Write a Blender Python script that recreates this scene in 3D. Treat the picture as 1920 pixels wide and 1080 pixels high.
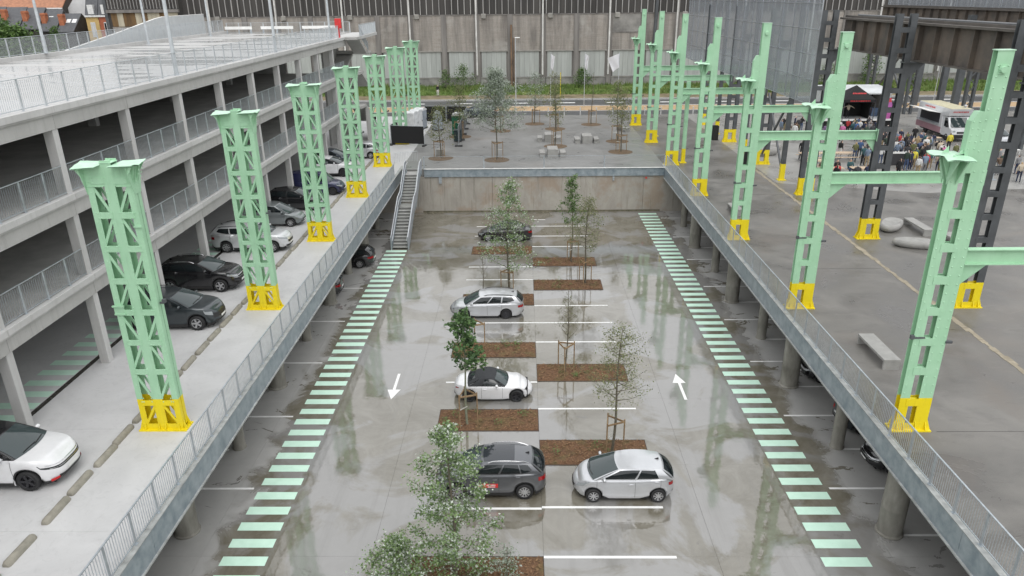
import bpy, math, random
import numpy as np
from mathutils import Vector, Matrix
random.seed(7)
for o in list(bpy.data.objects): bpy.data.objects.remove(o)
S = bpy.context.scene
COL = S.collection
# ------------------------------------------------------------------ camera
pt, yw, rl, CH = 0.384608, 0.017818, -0.011708, 18.4
cp, sp, cy, sy, cr, sr = math.cos(pt), math.sin(pt), math.cos(yw), math.sin(yw), math.cos(rl), math.sin(rl)
fw = Vector((-sy*cp, cy*cp, -sp)); r0 = Vector((cy, sy, 0)); u0 = r0.cross(fw)
rx = cr*r0 + sr*u0; ux = -sr*r0 + cr*u0
cam = bpy.data.cameras.new('camera'); cam.lens = 1356.5/1920*36; cam.sensor_width = 36
cam.clip_start = .5; cam.clip_end = 2000
camo = bpy.data.objects.new('camera', cam); COL.objects.link(camo)
camo.matrix_world = Matrix(((rx.x, ux.x, -fw.x, 0), (rx.y, ux.y, -fw.y, 0), (rx.z, ux.z, -fw.z, CH), (0, 0, 0, 1)))
S.camera = camo
# ------------------------------------------------------------------ overcast sky and soft sun
SUN_EL, SUN_AZ = math.radians(60), math.radians(165)
wd = bpy.data.worlds.new('World'); S.world = wd; wd.use_nodes = True
nt = wd.node_tree; nt.nodes.clear()
sky = nt.nodes.new('ShaderNodeTexSky'); sky.sky_type = 'NISHITA'; sky.sun_disc = False
sky.sun_elevation = SUN_EL; sky.sun_rotation = SUN_AZ; sky.air_density = 1.0; sky.dust_density = 6.0; sky.ozone_density = 1.0
hs = nt.nodes.new('ShaderNodeHueSaturation'); hs.inputs['Saturation'].default_value = .14; hs.inputs['Value'].default_value = 1.0
bg = nt.nodes.new('ShaderNodeBackground'); bg.inputs['Strength'].default_value = 0.15
wo = nt.nodes.new('ShaderNodeOutputWorld')
cl = nt.nodes.new('ShaderNodeMix'); cl.data_type = 'RGBA'; cl.inputs[0].default_value = .78; cl.inputs[7].default_value = (8.6, 8.75, 8.95, 1)   # closed cloud layer
nt.links.new(sky.outputs[0], hs.inputs['Color']); nt.links.new(hs.outputs[0], cl.inputs[6]); nt.links.new(cl.outputs[2], bg.inputs[0]); nt.links.new(bg.outputs[0], wo.inputs[0])
sl = bpy.data.lights.new('sun', 'SUN'); sl.energy = 0.75; sl.angle = math.radians(50); sl.color = (1, .975, .94)
so = bpy.data.objects.new('sun', sl); COL.objects.link(so)
sd = Vector((math.sin(SUN_AZ)*math.cos(SUN_EL), math.cos(SUN_AZ)*math.cos(SUN_EL), math.sin(SUN_EL)))
so.rotation_euler = sd.to_track_quat('Z', 'Y').to_euler(); so.location = (0, 0, 60)
S.view_settings.view_transform = 'Standard'; S.view_settings.look = 'None'; S.view_settings.gamma = 1
S.view_settings.exposure = 0.24
S.view_settings.use_curve_mapping = False
S.render.engine = 'CYCLES'
# ------------------------------------------------------------------ materials
MATS = {}
def _n(nt, t, **k):
    n = nt.nodes.new(t)
    for a, v in k.items():
        if a in n.inputs: n.inputs[a].default_value = v
        else: setattr(n, a, v)
    return n
def rgba(c): return (c[0], c[1], c[2], 1)
def ramp(nt, fac, stops):
    r = nt.nodes.new('ShaderNodeValToRGB'); e = r.color_ramp.elements
    while len(e) < len(stops): e.new(.5)
    for i, (p, c) in enumerate(stops): e[i].position = p; e[i].color = rgba(c) if not np.isscalar(c) else (c, c, c, 1)
    nt.links.new(fac, r.inputs[0]); return r.outputs[0]
def newmat(name):
    m = bpy.data.materials.new(name); m.use_nodes = True
    nt = m.node_tree; b = nt.nodes['Principled BSDF']; MATS[name] = m
    return m, nt, b
def mixc(nt, f, a, b, mode='MIX'):
    n = nt.nodes.new('ShaderNodeMix'); n.data_type = 'RGBA'; n.blend_type = mode
    for s, v in ((n.inputs[0], f), (n.inputs[6], a), (n.inputs[7], b)):
        if hasattr(v, 'is_output') or hasattr(v, 'node'): nt.links.new(v, s)
        else: s.default_value = v if np.isscalar(v) else rgba(v)
    return n.outputs[2]
def math_(nt, op, a, b=0, clamp=False):
    n = nt.nodes.new('ShaderNodeMath'); n.operation = op; n.use_clamp = clamp
    for s, v in ((n.inputs[0], a), (n.inputs[1], b)):
        if hasattr(v, 'node'): nt.links.new(v, s)
        else: s.default_value = v
    return n.outputs[0]
def noise(nt, scale, detail=5, rough=.55, vec=None, dist=0):
    n = _n(nt, 'ShaderNodeTexNoise'); n.inputs['Scale'].default_value = scale; n.inputs['Detail'].default_value = detail
    n.inputs['Roughness'].default_value = rough; n.inputs['Distortion'].default_value = dist
    if vec is None: vec = nt.nodes.new('ShaderNodeNewGeometry').outputs['Position']
    nt.links.new(vec, n.inputs['Vector']); return n.outputs['Fac']
def pos(nt, sc=(1, 1, 1)):
    g = nt.nodes.new('ShaderNodeNewGeometry'); m = nt.nodes.new('ShaderNodeMapping')
    nt.links.new(g.outputs['Position'], m.inputs[0]); m.inputs['Scale'].default_value = sc; return m.outputs[0]
def bump(nt, b, h, strength=.3, dist=.02):
    n = nt.nodes.new('ShaderNodeBump'); n.inputs['Strength'].default_value = strength; n.inputs['Distance'].default_value = dist
    nt.links.new(h, n.inputs['Height']); nt.links.new(n.outputs[0], b.inputs['Normal'])
def M(name, col, rough=.6, var=.18, scale=2.5, metal=0., bmp=0., bscale=30, spec=.5, col2=None, orand=0., coat=0., streak=None, rvar=.12):
    if name in MATS: return MATS[name]
    m, nt, b = newmat(name)
    f = noise(nt, scale, 6, .6, vec=pos(nt, streak) if streak else None)
    f = ramp(nt, f, [(.3, 0.), (.7, 1.)])
    c1 = tuple(min(1, x*(1-var)) for x in col); c2 = col2 or tuple(min(1, x*(1+var)) for x in col)
    c = mixc(nt, f, c1, c2)
    if orand:
        oi = nt.nodes.new('ShaderNodeObjectInfo')
        k = math_(nt, 'MULTIPLY_ADD', oi.outputs['Random'], orand); k.node.inputs[2].default_value = 1-orand/2
        cc = nt.nodes.new('ShaderNodeCombineColor')
        for i in range(3): nt.links.new(k, cc.inputs[i])
        c = mixc(nt, 1., c, cc.outputs[0], 'MULTIPLY')
    nt.links.new(c, b.inputs['Base Color'])
    r = math_(nt, 'MULTIPLY_ADD', f, rvar); r.node.inputs[2].default_value = rough-rvar/2
    nt.links.new(r, b.inputs['Roughness'])
    b.inputs['Metallic'].default_value = metal; b.inputs['Specular IOR Level'].default_value = spec
    if coat: b.inputs['Coat Weight'].default_value = coat; b.inputs['Coat Roughness'].default_value = .04
    if bmp: bump(nt, b, noise(nt, bscale, 4, .6), bmp, .02)
    return m
def paint(name, col, metal=.25, rough=.3):                 # car paint with clear coat and faint dirt
    if name in MATS: return MATS[name]
    m, nt, b = newmat(name)
    f = ramp(nt, noise(nt, 2.2, 6, .65), [(.35, 0.), (.75, 1.)])
    nt.links.new(mixc(nt, f, col, tuple(x*.86+.012 for x in col)), b.inputs['Base Color'])
    b.inputs['Metallic'].default_value = metal; b.inputs['Roughness'].default_value = rough
    b.inputs['Coat Weight'].default_value = .9
    r = math_(nt, 'MULTIPLY_ADD', f, .10); r.node.inputs[2].default_value = .03; nt.links.new(r, b.inputs['Coat Roughness'])
    return m
def glass(name, col, rough=.03, alpha=1.):
    if name in MATS: return MATS[name]
    m, nt, b = newmat(name); b.inputs['Base Color'].default_value = rgba(col); b.inputs['Roughness'].default_value = rough
    b.inputs['Specular IOR Level'].default_value = .7; b.inputs['Alpha'].default_value = alpha; return m
def emit(name, col, k):
    if name in MATS: return MATS[name]
    m, nt, b = newmat(name); b.inputs['Base Color'].default_value = rgba(col)
    b.inputs['Emission Color'].default_value = rgba(col); b.inputs['Emission Strength'].default_value = k; return m

# ------------------------------------------------------------------ mesh builder
class MB:
    def __init__(s): s.v = []; s.f = []; s.m = []
    def add(s, vs, fs, mi=0):
        b = len(s.v); s.v += [tuple(p) for p in vs]; s.f += [tuple(b+i for i in f) for f in fs]; s.m += [mi]*len(fs); return s
    def box(s, x0, x1, y0, y1, z0, z1, mi=0):
        return s.add([(x0,y0,z0),(x1,y0,z0),(x1,y1,z0),(x0,y1,z0),(x0,y0,z1),(x1,y0,z1),(x1,y1,z1),(x0,y1,z1)],
                     [(3,2,1,0),(4,5,6,7),(0,1,5,4),(1,2,6,5),(2,3,7,6),(3,0,4,7)], mi)
    def bbox(s, x0, x1, y0, y1, z0, z1, c=.02, mi=0):       # box with chamfered vertical and top edges
        p = [(x0+c,y0),(x1-c,y0),(x1,y0+c),(x1,y1-c),(x1-c,y1),(x0+c,y1),(x0,y1-c),(x0,y0+c)]
        q = [(x0+2*c,y0+c),(x1-2*c,y0+c),(x1-c,y0+2*c),(x1-c,y1-2*c),(x1-2*c,y1-c),(x0+2*c,y1-c),(x0+c,y1-2*c),(x0+c,y0+2*c)]
        vs = [(a,b,z0) for a,b in p]+[(a,b,z1-c) for a,b in p]+[(a,b,z1) for a,b in q]
        fs = [tuple(range(7,-1,-1)), tuple(range(16,24))]
        for i in range(8):
            j = (i+1) % 8; fs += [(i,j,8+j,8+i),(8+i,8+j,16+j,16+i)]
        return s.add(vs, fs, mi)
    def bar(s, a, b, w, h, up=(0,0,1), mi=0):               # rectangular bar from a to b, width w, height h
        a, b = Vector(a), Vector(b); d = (b-a).normalized(); u = Vector(up)
        if abs(d.dot(u)) > .98: u = Vector((0,1,0))
        r = d.cross(u).normalized(); u = r.cross(d)
        vs = []
        for p in (a, b):
            for i, j in ((-1,-1),(1,-1),(1,1),(-1,1)): vs.append(p+r*(i*w/2)+u*(j*h/2))
        return s.add(vs, [(0,1,2,3),(7,6,5,4),(4,5,1,0),(5,6,2,1),(6,7,3,2),(7,4,0,3)], mi)
    def tube(s, pts, r, n=8, cap=True, mi=0):
        pts = [Vector(p) for p in pts]; rs = r if hasattr(r, '__len__') else [r]*len(pts)
        base = len(s.v); u = None
        for i, p in enumerate(pts):
            d = (pts[min(i+1, len(pts)-1)]-pts[max(i-1, 0)]).normalized()
            if u is None: u = d.orthogonal().normalized()
            u = (u-d*u.dot(d)); u = u.normalized() if u.length > 1e-6 else d.orthogonal().normalized()
            w = d.cross(u)
            for k in range(n):
                t = 2*math.pi*k/n; s.v.append(tuple(p+(u*math.cos(t)+w*math.sin(t))*rs[i]))
        for i in range(len(pts)-1):
            for k in range(n):
                a = base+i*n+k; b = base+i*n+(k+1) % n; s.f.append((a,b,b+n,a+n)); s.m.append(mi)
        if cap:
            s.f.append(tuple(base+k for k in range(n-1,-1,-1))); s.m.append(mi)
            e = base+(len(pts)-1)*n; s.f.append(tuple(e+k for k in range(n))); s.m.append(mi)
        return s
    def cyl(s, x, y, z0, z1, r, n=16, r1=None, mi=0): return s.tube([(x,y,z0),(x,y,z1)], [r, r if r1 is None else r1], n, True, mi)
    def lathe(s, prof, n=24, c=(0,0,0), axis='z', mi=0):
        base = len(s.v)
        for (r, h) in prof:
            for k in range(n):
                t = 2*math.pi*k/n; a, b = r*math.cos(t), r*math.sin(t)
                s.v.append((c[0]+a, c[1]+b, c[2]+h) if axis == 'z' else (c[0]+a, c[1]+h, c[2]+b) if axis == 'y' else (c[0]+h, c[1]+a, c[2]+b))
        for i in range(len(prof)-1):
            for k in range(n):
                a = base+i*n+k; b = base+i*n+(k+1) % n
                s.f.append((a,b,b+n,a+n) if axis != 'y' else (b,a,a+n,b+n)); s.m.append(mi)
        return s
    def prism(s, poly, a0, a1, axis='y', mi=0):             # 2-D polygon extruded along an axis
        n = len(poly)
        g = {'y': lambda p, a: (p[0], a, p[1]), 'x': lambda p, a: (a, p[0], p[1]), 'z': lambda p, a: (p[0], p[1], a)}[axis]
        vs = [g(p, a0) for p in poly]+[g(p, a1) for p in poly]
        fs = [tuple(range(n)), tuple(range(2*n-1, n-1, -1))]+[(i+n, (i+1) % n+n, (i+1) % n, i) for i in range(n)]
        return s.add(vs, fs, mi)
    def grid(s, P, mi=0, flip=False):                       # P[i][j] points
        base = len(s.v); a, b = len(P), len(P[0])
        for r in P: s.v += [tuple(p) for p in r]
        for i in range(a-1):
            for j in range(b-1):
                q = (base+i*b+j, base+i*b+j+1, base+(i+1)*b+j+1, base+(i+1)*b+j)
                s.f.append(q[::-1] if flip else q); s.m.append(mi)
        return s
    def quad(s, a, b, c, d, mi=0): return s.add([a,b,c,d], [(0,1,2,3)], mi)
    def xf(s, Mx):
        s.v = [tuple(Mx @ Vector(p)) for p in s.v]; return s
    def join(s, o, Mx=None, dm=0):
        b = len(s.v); s.v += [tuple(Mx @ Vector(p)) for p in o.v] if Mx else o.v
        s.f += [tuple(b+i for i in f) for f in o.f]; s.m += [i+dm for i in o.m]; return s
    def mesh(s, name, mats, smooth=0):
        me = bpy.data.meshes.new(name); me.from_pydata(s.v, [], s.f)
        for m in (mats if isinstance(mats, (list, tuple)) else [mats]): me.materials.append(m)
        if any(s.m): me.polygons.foreach_set('material_index', s.m)
        if smooth:
            me.polygons.foreach_set('use_smooth', [True]*len(me.polygons))
            if smooth < 180: me.set_sharp_from_angle(angle=math.radians(smooth))
        me.update(); return me
def put(name, me, parent=None, loc=None, rotz=0, label=None, cat=None, group=None, kind=None, scale=None):
    if isinstance(me, MB): raise TypeError
    o = bpy.data.objects.new(name, me); COL.objects.link(o)
    if parent is not None: o.parent = parent
    if loc is not None: o.location = loc
    if rotz: o.rotation_euler = (0, 0, rotz)
    if scale is not None: o.scale = (scale,)*3 if np.isscalar(scale) else scale
    for k, v in (('label', label), ('category', cat), ('group', group), ('kind', kind)):
        if v: o[k] = v
    return o
def thing(name, label, cat, loc=(0,0,0), rotz=0, group=None): return put(name, None, None, loc, rotz, label, cat, group)
def copytree(src, loc, rotz=0, label=None, parent=None):
    c = src.copy(); COL.objects.link(c); c.parent = parent
    if loc is not None: c.location = loc; c.rotation_euler = (0, 0, rotz)
    if label: c['label'] = label
    for ch in KIDS.get(src.name, None) or src.children: copytree(ch, None, parent=c)
    return c
KIDS = {}
def structure(name, mb, m, smooth=0): return put(name, mb.mesh(name, m, smooth), kind='structure')
ORD = ['first', 'second', 'third', 'fourth', 'fifth', 'sixth', 'seventh', 'eighth', 'ninth', 'tenth', 'eleventh', 'twelfth', 'thirteenth', 'fourteenth', 'fifteenth',
       'sixteenth', 'seventeenth', 'eighteenth', 'nineteenth', 'twentieth']
def ordw(i): return ORD[i] if i < len(ORD) else str(i+1)+'th'
# common materials
def concmat(name, c1, c2, dark, k=.5):                     # cast concrete: cloudy tone, vertical water streaks, blowholes
    m, nt, b = newmat(name)
    c = mixc(nt, ramp(nt, noise(nt, .8, 6, .65), [(.3, 0.), (.7, 1.)]), c1, c2)
    c = mixc(nt, ramp(nt, noise(nt, 1.5, 7, .72, vec=pos(nt, (2.2, 2.2, .18))), [(.50, 0.), (.74, k)]), c, dark)
    c = mixc(nt, ramp(nt, noise(nt, 5, 7, .75), [(.60, 0.), (.72, .35)]), c, tuple(x*.7 for x in c1))
    oi = nt.nodes.new('ShaderNodeObjectInfo'); kk = math_(nt, 'MULTIPLY_ADD', oi.outputs['Random'], .13); kk.node.inputs[2].default_value = .93
    cc = nt.nodes.new('ShaderNodeCombineColor'); [nt.links.new(kk, cc.inputs[i]) for i in range(3)]
    nt.links.new(mixc(nt, 1., c, cc.outputs[0], 'MULTIPLY'), b.inputs['Base Color']); b.inputs['Roughness'].default_value = .75
    bump(nt, b, noise(nt, 16, 5, .65), .15, .02); return m
CONC = concmat('concrete', (.37,.365,.35), (.43,.425,.41), (.24,.235,.22))
CONCL = concmat('concrete_light', (.45,.445,.435), (.52,.515,.505), (.31,.305,.29), .45)
CONCD = M('concrete_weathered', (.25,.24,.215), .8, .32, 1.6, bmp=.3, bscale=9)
GALV = M('galvanised_steel', (.44,.48,.51), .42, .16, 5, metal=.55, orand=.08)
GALVB = M('galvanised_beam', (.30,.37,.42), .45, .28, 2.2, metal=.45, col2=(.42,.47,.50))
def steelpaint(name, c1, c2, grime, rust):                # old riveted steel under thick fresh paint: brushed tone, run-off dirt, chips
    m, nt, b = newmat(name)
    c = mixc(nt, ramp(nt, noise(nt, 1.3, 6, .6), [(.3, 0.), (.7, 1.)]), c1, c2)
    c = mixc(nt, ramp(nt, noise(nt, 2.6, 7, .7, vec=pos(nt, (3, 3, .35))), [(.52, 0.), (.78, .5)]), c, grime)
    c = mixc(nt, ramp(nt, noise(nt, 9, 6, .7), [(.70, 0.), (.76, .8)]), c, rust)
    nt.links.new(c, b.inputs['Base Color']); nt.links.new(mixc(nt, noise(nt, 6, 5), (.32,)*3, (.6,)*3), b.inputs['Roughness'])
    bump(nt, b, noise(nt, 22, 4, .6), .12, .01); return m
GREEN = steelpaint('mint_paint', (.32,.56,.36), (.385,.625,.425), (.24,.42,.27), (.22,.30,.20))
YEL = steelpaint('yellow_paint', (.72,.57,.006), (.80,.645,.01), (.50,.38,.03), (.28,.19,.06))
DARK = M('dark_grey_paint', (.075,.081,.086), .45, .25, 1.5)
WHITE = M('white_paint', (.8,.8,.78), .55, .07, 4)
def worn(name, c1, c2, under, k=.62):                      # road paint worn through in small patches
    m, nt, b = newmat(name)
    c = mixc(nt, ramp(nt, noise(nt, 2.5, 5), [(.3, 0.), (.7, 1.)]), c1, c2)
    w = math_(nt, 'MULTIPLY', ramp(nt, noise(nt, 14, 8, .75), [(k, 0.), (k+.07, .85)]), ramp(nt, noise(nt, .6, 4), [(.4, .25), (.6, 1.)]))
    nt.links.new(mixc(nt, w, c, under), b.inputs['Base Color']); b.inputs['Roughness'].default_value = .38; return m
MINTP = worn('mint_road_paint', (.50,.72,.59), (.58,.80,.67), (.22,.25,.21)); LINEP = worn('white_line_paint', (.70,.70,.69), (.82,.82,.80), (.3,.3,.29))
RUBBER = M('rubber', (.018,.018,.019), .75, .2, 8)
BLACKP = M('black_plastic', (.015,.015,.016), .5, .2, 5)
WOOD = M('stake_wood', (.22,.135,.07), .8, .3, 9, col2=(.36,.25,.14))
CHROME = M('bright_metal', (.6,.6,.61), .25, .08, 5, metal=.9)
# ------------------------------------------------------------------ special ground materials
def wet_floor():
    m, nt, b = newmat('wet_concrete_floor')
    g = nt.nodes.new('ShaderNodeNewGeometry'); sx = nt.nodes.new('ShaderNodeSeparateXYZ'); nt.links.new(g.outputs['Position'], sx.inputs[0])
    d = math_(nt, 'ABSOLUTE', math_(nt, 'SUBTRACT', sx.outputs[0], .85))
    d = math_(nt, 'ADD', d, math_(nt, 'MULTIPLY', noise(nt, .55, 6, .6, dist=.6), 3.6))
    rain = ramp(nt, math_(nt, 'DIVIDE', d, 20), [(.675, 1.), (.705, 0.)])            # rain reaches the strip between the decks
    trick = ramp(nt, noise(nt, .8, 7, .65, vec=pos(nt, (.6, 1, 1)), dist=1.2), [(.60, 0.), (.615, 1.)])   # water run under the deck edge
    near = ramp(nt, math_(nt, 'DIVIDE', d, 30), [(.50, 1.), (.58, 0.)])
    wet = math_(nt, 'MAXIMUM', rain, math_(nt, 'MULTIPLY', trick, near))
    film = ramp(nt, noise(nt, .2, 6, .58, dist=.8), [(.455, 0.), (.515, 1.)])
    fine = noise(nt, 1.7, 8, .65); stain = noise(nt, .5, 6, .7, dist=1.)
    dry = mixc(nt, fine, (.28,.275,.265), (.38,.375,.36))
    wetc = mixc(nt, ramp(nt, stain, [(.35, 0.), (.65, 1.)]), (.125,.112,.082), (.20,.187,.155))
    damp = mixc(nt, fine, (.20,.195,.185), (.255,.25,.24))
    c = mixc(nt, film, damp, wetc)
    trk = ramp(nt, noise(nt, 1., 6, .7, vec=pos(nt, (1.4, .07, 1))), [(.54, 0.), (.68, .22)])          # tyre tracks along the lanes
    oil = ramp(nt, noise(nt, .9, 5, .6, dist=.5), [(.66, 0.), (.72, .5)])
    c = mixc(nt, trk, c, (.10,.095,.08)); c = mixc(nt, oil, c, (.085,.08,.068))
    nt.links.new(mixc(nt, wet, dry, c), b.inputs['Base Color'])
    rr = mixc(nt, film, (.055,)*3, (.015,)*3)
    rr = mixc(nt, wet, (.6,)*3, rr)
    rr = mixc(nt, math_(nt, 'MULTIPLY', ramp(nt, fine, [(.58, 0.), (.78, 1.)]), .3), rr, (.3,)*3)
    nt.links.new(rr, b.inputs['Roughness'])
    b.inputs['IOR'].default_value = 2.05
    bump(nt, b, noise(nt, .8, 5, .6), .3, .02)
    return m
WETF = wet_floor()
def asphalt(name, c1, c2, r1, r2, sc=.25):
    m, nt, b = newmat(name)
    big = ramp(nt, noise(nt, sc, 6, .6, dist=.6), [(.35, 0.), (.65, 1.)]); fine = noise(nt, 60, 3, .7)
    c = mixc(nt, big, c1, c2); sm = noise(nt, 1.8, 8, .72, vec=pos(nt, (.5, 1.2, 1)), dist=1.2)
    c = mixc(nt, ramp(nt, sm, [(.28, .45), (.45, 0.)]), c, tuple(x*.62 for x in c1)); c = mixc(nt, ramp(nt, sm, [(.58, 0.), (.75, .55)]), c, tuple(x*1.35 for x in c2)); c = mixc(nt, math_(nt, 'MULTIPLY', fine, .35), c, tuple(x*1.7 for x in c2))
    br = ramp(nt, noise(nt, .12, 5, .6, dist=1.), [(.55, 0.), (.75, .45)])
    c = mixc(nt, br, c, (.17,.135,.108))
    nt.links.new(c, b.inputs['Base Color']); nt.links.new(mixc(nt, big, (r1,)*3, (r2,)*3), b.inputs['Roughness'])
    b.inputs['IOR'].default_value = 1.45
    bump(nt, b, fine, .4, .008); return m
ASPH = asphalt('damp_asphalt', (.062,.058,.053), (.175,.167,.155), .24, .7, .33)
ASPHB = asphalt('plaza_paving', (.15,.15,.147), (.20,.198,.192), .26, .5, .4)
EVENT = asphalt('event_paving', (.20,.195,.185), (.27,.265,.25), .2, .45, .3)
ROAD = asphalt('road_asphalt', (.06,.062,.066), (.085,.087,.09), .3, .5)
TAN = M('tan_gravel', (.40,.28,.16), .85, .2, 1.2)
VERGE = M('dry_verge', (.19,.145,.085), .9, .35, .8, col2=(.26,.22,.13))
EARTH = M('ground_soil', (.15,.135,.10), .95, .3, .2)
def deck_conc():
    m, nt, b = newmat('pale_deck_concrete')
    big = ramp(nt, noise(nt, .45, 7, .65, dist=.8), [(.35, 0.), (.7, 1.)])
    smear = ramp(nt, noise(nt, 2.2, 8, .75, dist=2.), [(.52, 0.), (.68, 1.)])
    c = mixc(nt, big, (.47,.468,.468), (.55,.548,.548)); c = mixc(nt, math_(nt, 'MULTIPLY', smear, .3), c, (.30,.295,.295))
    nt.links.new(c, b.inputs['Base Color']); nt.links.new(mixc(nt, big, (.45,)*3, (.65,)*3), b.inputs['Roughness'])
    bump(nt, b, noise(nt, 12, 4, .6), .08, .01); return m
DECKC = deck_conc()
def wall_conc():
    m, nt, b = newmat('stained_retaining_concrete')
    st = ramp(nt, noise(nt, .9, 7, .7, vec=pos(nt, (.8, 1, .32)), dist=.6), [(.38, 0.), (.68, .8)]); sp_ = noise(nt, 2.5, 7, .7)
    c = mixc(nt, st, (.40,.375,.33), (.27,.25,.22)); c = mixc(nt, ramp(nt, sp_, [(.6, 0.), (.75, .6)]), c, (.48,.455,.41))
    c = mixc(nt, ramp(nt, noise(nt, .45, 6, .65), [(.50, 0.), (.64, .6)]), c, (.30,.22,.155)); c = mixc(nt, ramp(nt, noise(nt, 1.6, 7, .7, vec=pos(nt, (2.4, 1, .14))), [(.56, 0.), (.70, .6)]), c, (.16,.145,.12))
    nt.links.new(c, b.inputs['Base Color']); b.inputs['Roughness'].default_value = .75
    bump(nt, b, sp_, .3, .02); return m
WALLC = wall_conc()
Y0, YB, Z4 = 6.0, 64.0, 4.0
XL, XR = -11.0, 12.62
# ------------------------------------------------------------------ ground ring, lower lot
gr = MB()
for x0, x1, y0, y1 in ((-700, 700, 123.0, 900), (-700, -42, Y0, 123.0), (90, 700, Y0, 123.0), (-700, 700, -300, Y0)):
    gr.quad((x0,y0,3.9), (x1,y0,3.9), (x1,y1,3.9), (x0,y1,3.9))
structure('ground', gr, EARTH)
floor = structure('parking_lot_floor', MB().box(-29.9, 31.2, Y0, YB+.3, -.4, -.02), M('joint_dark', (.06,.058,.052), .8))
JX, JY = 6.1, 5.4
slab = MB().bbox(.003, JX-.003, .003, JY-.003, -.019, 0, .0015).mesh('concrete_slab', WETF)
for i in range(-5, 5):
    for j in range(-3, 8):
        x, y = .65+i*JX, 20.15+j*JY
        if j == 7:
            me = MB().box(.004, JX-.004, .004, YB+.28-y, -.019, 0).mesh('concrete_slab', WETF)
        elif j == -3:
            continue
        else: me = slab
        put('concrete_slab', me, floor, (x, y, 0))
bar = MB().box(-.81, .81, -.225, .225, 0, .004).mesh('zebra_bar', MINTP)
for k in range(44):
    y = 15.4+.9*k
    if y < 53.4: put('zebra_bar', bar, floor, (-9.93, y, .001))
for k in range(54):
    y = 15.4+.9*k
    if y < 63.3: put('zebra_bar', bar, floor, (11.16, y, .001))
ln = MB().box(-2.335, 2.335, -.06, .06, 0, .004).mesh('stall_line', LINEP)
for y in (22.72, 32.58, 39.83, 47.0, 49.57, 56.87, 59.54): put('stall_line', ln, floor, (-1.69, y, .001))
for y in (20.12, 22.8, 30.0, 37.2, 39.82, 42.42, 54.14, 56.8, 59.54): put('stall_line', ln, floor, (2.99, y, .001))
put('stall_line', MB().box(.66, 1.9, -.06, .06, 0, .004).mesh('stall_line', LINEP), floor, (0, 61.5, .001))
l2 = MB().box(0, 6.5, -.055, .055, 0, .004).mesh('side_stall_line', LINEP)
for k in range(9):
    y = 18.55+5.4*k
    put('side_stall_line', l2, floor, (12.15, y, .001)); put('side_stall_line', l2, floor, (-10.97, y, .001), math.pi)
    put('side_stall_line', l2, floor, (13.75, y-2.7, .001)); put('side_stall_line', l2, floor, (-13.0, y-2.7, .001), math.pi)
ar = MB().prism([(-.07,-1.3),(.07,-1.3),(.07,.35),(.33,.35),(0,1.3),(-.33,.35),(-.07,.35)], 0, .004, 'z').mesh('direction_arrow', LINEP)
put('direction_arrow', ar, floor, (7.88, 32.1, .001)); put('direction_arrow', ar, floor, (-6.58, 32.2, .001), math.pi)
# ------------------------------------------------------------------ retaining walls
rw = thing('retaining_wall', 'tall stained concrete retaining wall at the far end of the sunken car park', 'wall', (0, YB, 0))
for i in range(9):
    x0 = -30+i*6.8
    put('wall_panel', MB().box(x0+.01, x0+6.79, 0, .6, 0, 3.34).mesh('wall_panel', WALLC), rw)
MOSS = M('moss_line', (.085,.085,.045), .9, .5, 2, col2=(.17,.15,.11))
put('moss_strip', MB().prism([(0,0),(-.10,0),(-.03,.05),(0,.16)], -9.2, 12.4, 'x').mesh('moss_strip', MOSS), rw)
em = M('red_lamp', (.7,.04,.03), .4)
put('warning_light', MB().lathe([(0,-.04),(.07,-.04),(.09,0),(.07,.05),(0,.06)], 12, (11.0, -.06, 3.1), 'y').mesh('warning_light', em, 40), rw, label='small red lamp high on the retaining wall')
put('pipe_stub', MB().box(-7.6, -7.35, -.2, 0, 2.75, 3.3).box(8.0, 8.15, -.15, 0, 2.9, 3.3).mesh('pipe_stub', GALV), rw)
for nm, x0, x1, lab in (('left', -30.3, -29.9, 'plain concrete back wall of the parking level under the left deck'), ('right', 31.2, 31.6, 'plain concrete back wall of the parking level under the right deck')):
    w = thing('basement_wall', lab, 'wall', (x0, Y0, 0))
    for i in range(11): put('wall_panel', MB().box(0, x1-x0, i*5.3+.01, i*5.3+5.29, 0, 3.4).mesh('wall_panel', CONCD), w)
w = thing('basement_wall', 'plain concrete wall closing the near end of the sunken car park', 'wall', (0, Y0, 0))
for i in range(10): put('wall_panel', MB().box(-30+i*6.1+.01, -30+i*6.1+6.09, -.4, 0, 0, 3.4).mesh('wall_panel', CONCD), w)
# ------------------------------------------------------------------ decks
deckL = structure('left_deck', MB().box(-42, XL-.02, Y0, 95, 3.4, 3.99), CONC)
for j in range(17):                                         # cast bays of the pale deck
    y0 = 5.95+j*5.4; y1 = min(y0+5.4, 95)
    for x0, x1 in ((-18.4, XL-.02), (-26, -18.4), (-34, -26), (-42, -34)):
        if y0 < Y0: y0a = Y0
        else: y0a = y0
        put('deck_bay', MB().box(x0+.003, x1-.003, y0a+.003, y1-.003, 3.99, Z4+.004).mesh('deck_bay', DECKC), deckL)
deckR = structure('plaza_paving', MB().box(XR+.1, 90, Y0, 95, 3.4, Z4), ASPH)
structure('upper_plaza', MB().box(-10.5, XR+.1, YB+.02, 95, 3.4, Z4).box(XL-.02, -10.5, YB+.02, 95, 3.4, Z4+.003), [ASPHB])
structure('event_ground', MB().add([(20.6,58,Z4+.004),(31,54.5,Z4+.004),(38,55.5,Z4+.004),(90,55,Z4+.004),(90,95,Z4+.004),(20.6,95,Z4+.004)], [(0,1,2,3,4,5)]), EVENT)
st = MB()
for k in range(24):
    y = 20+k*2.0
    for q in range(5):
        st.box(20.14+random.uniform(-.05,.06), 20.42+random.uniform(-.09,.05), y+q*.4, y+q*.4+random.choice((.4,.4,.4,.385)), Z4+.001, Z4+.012+.001*q)
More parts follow.
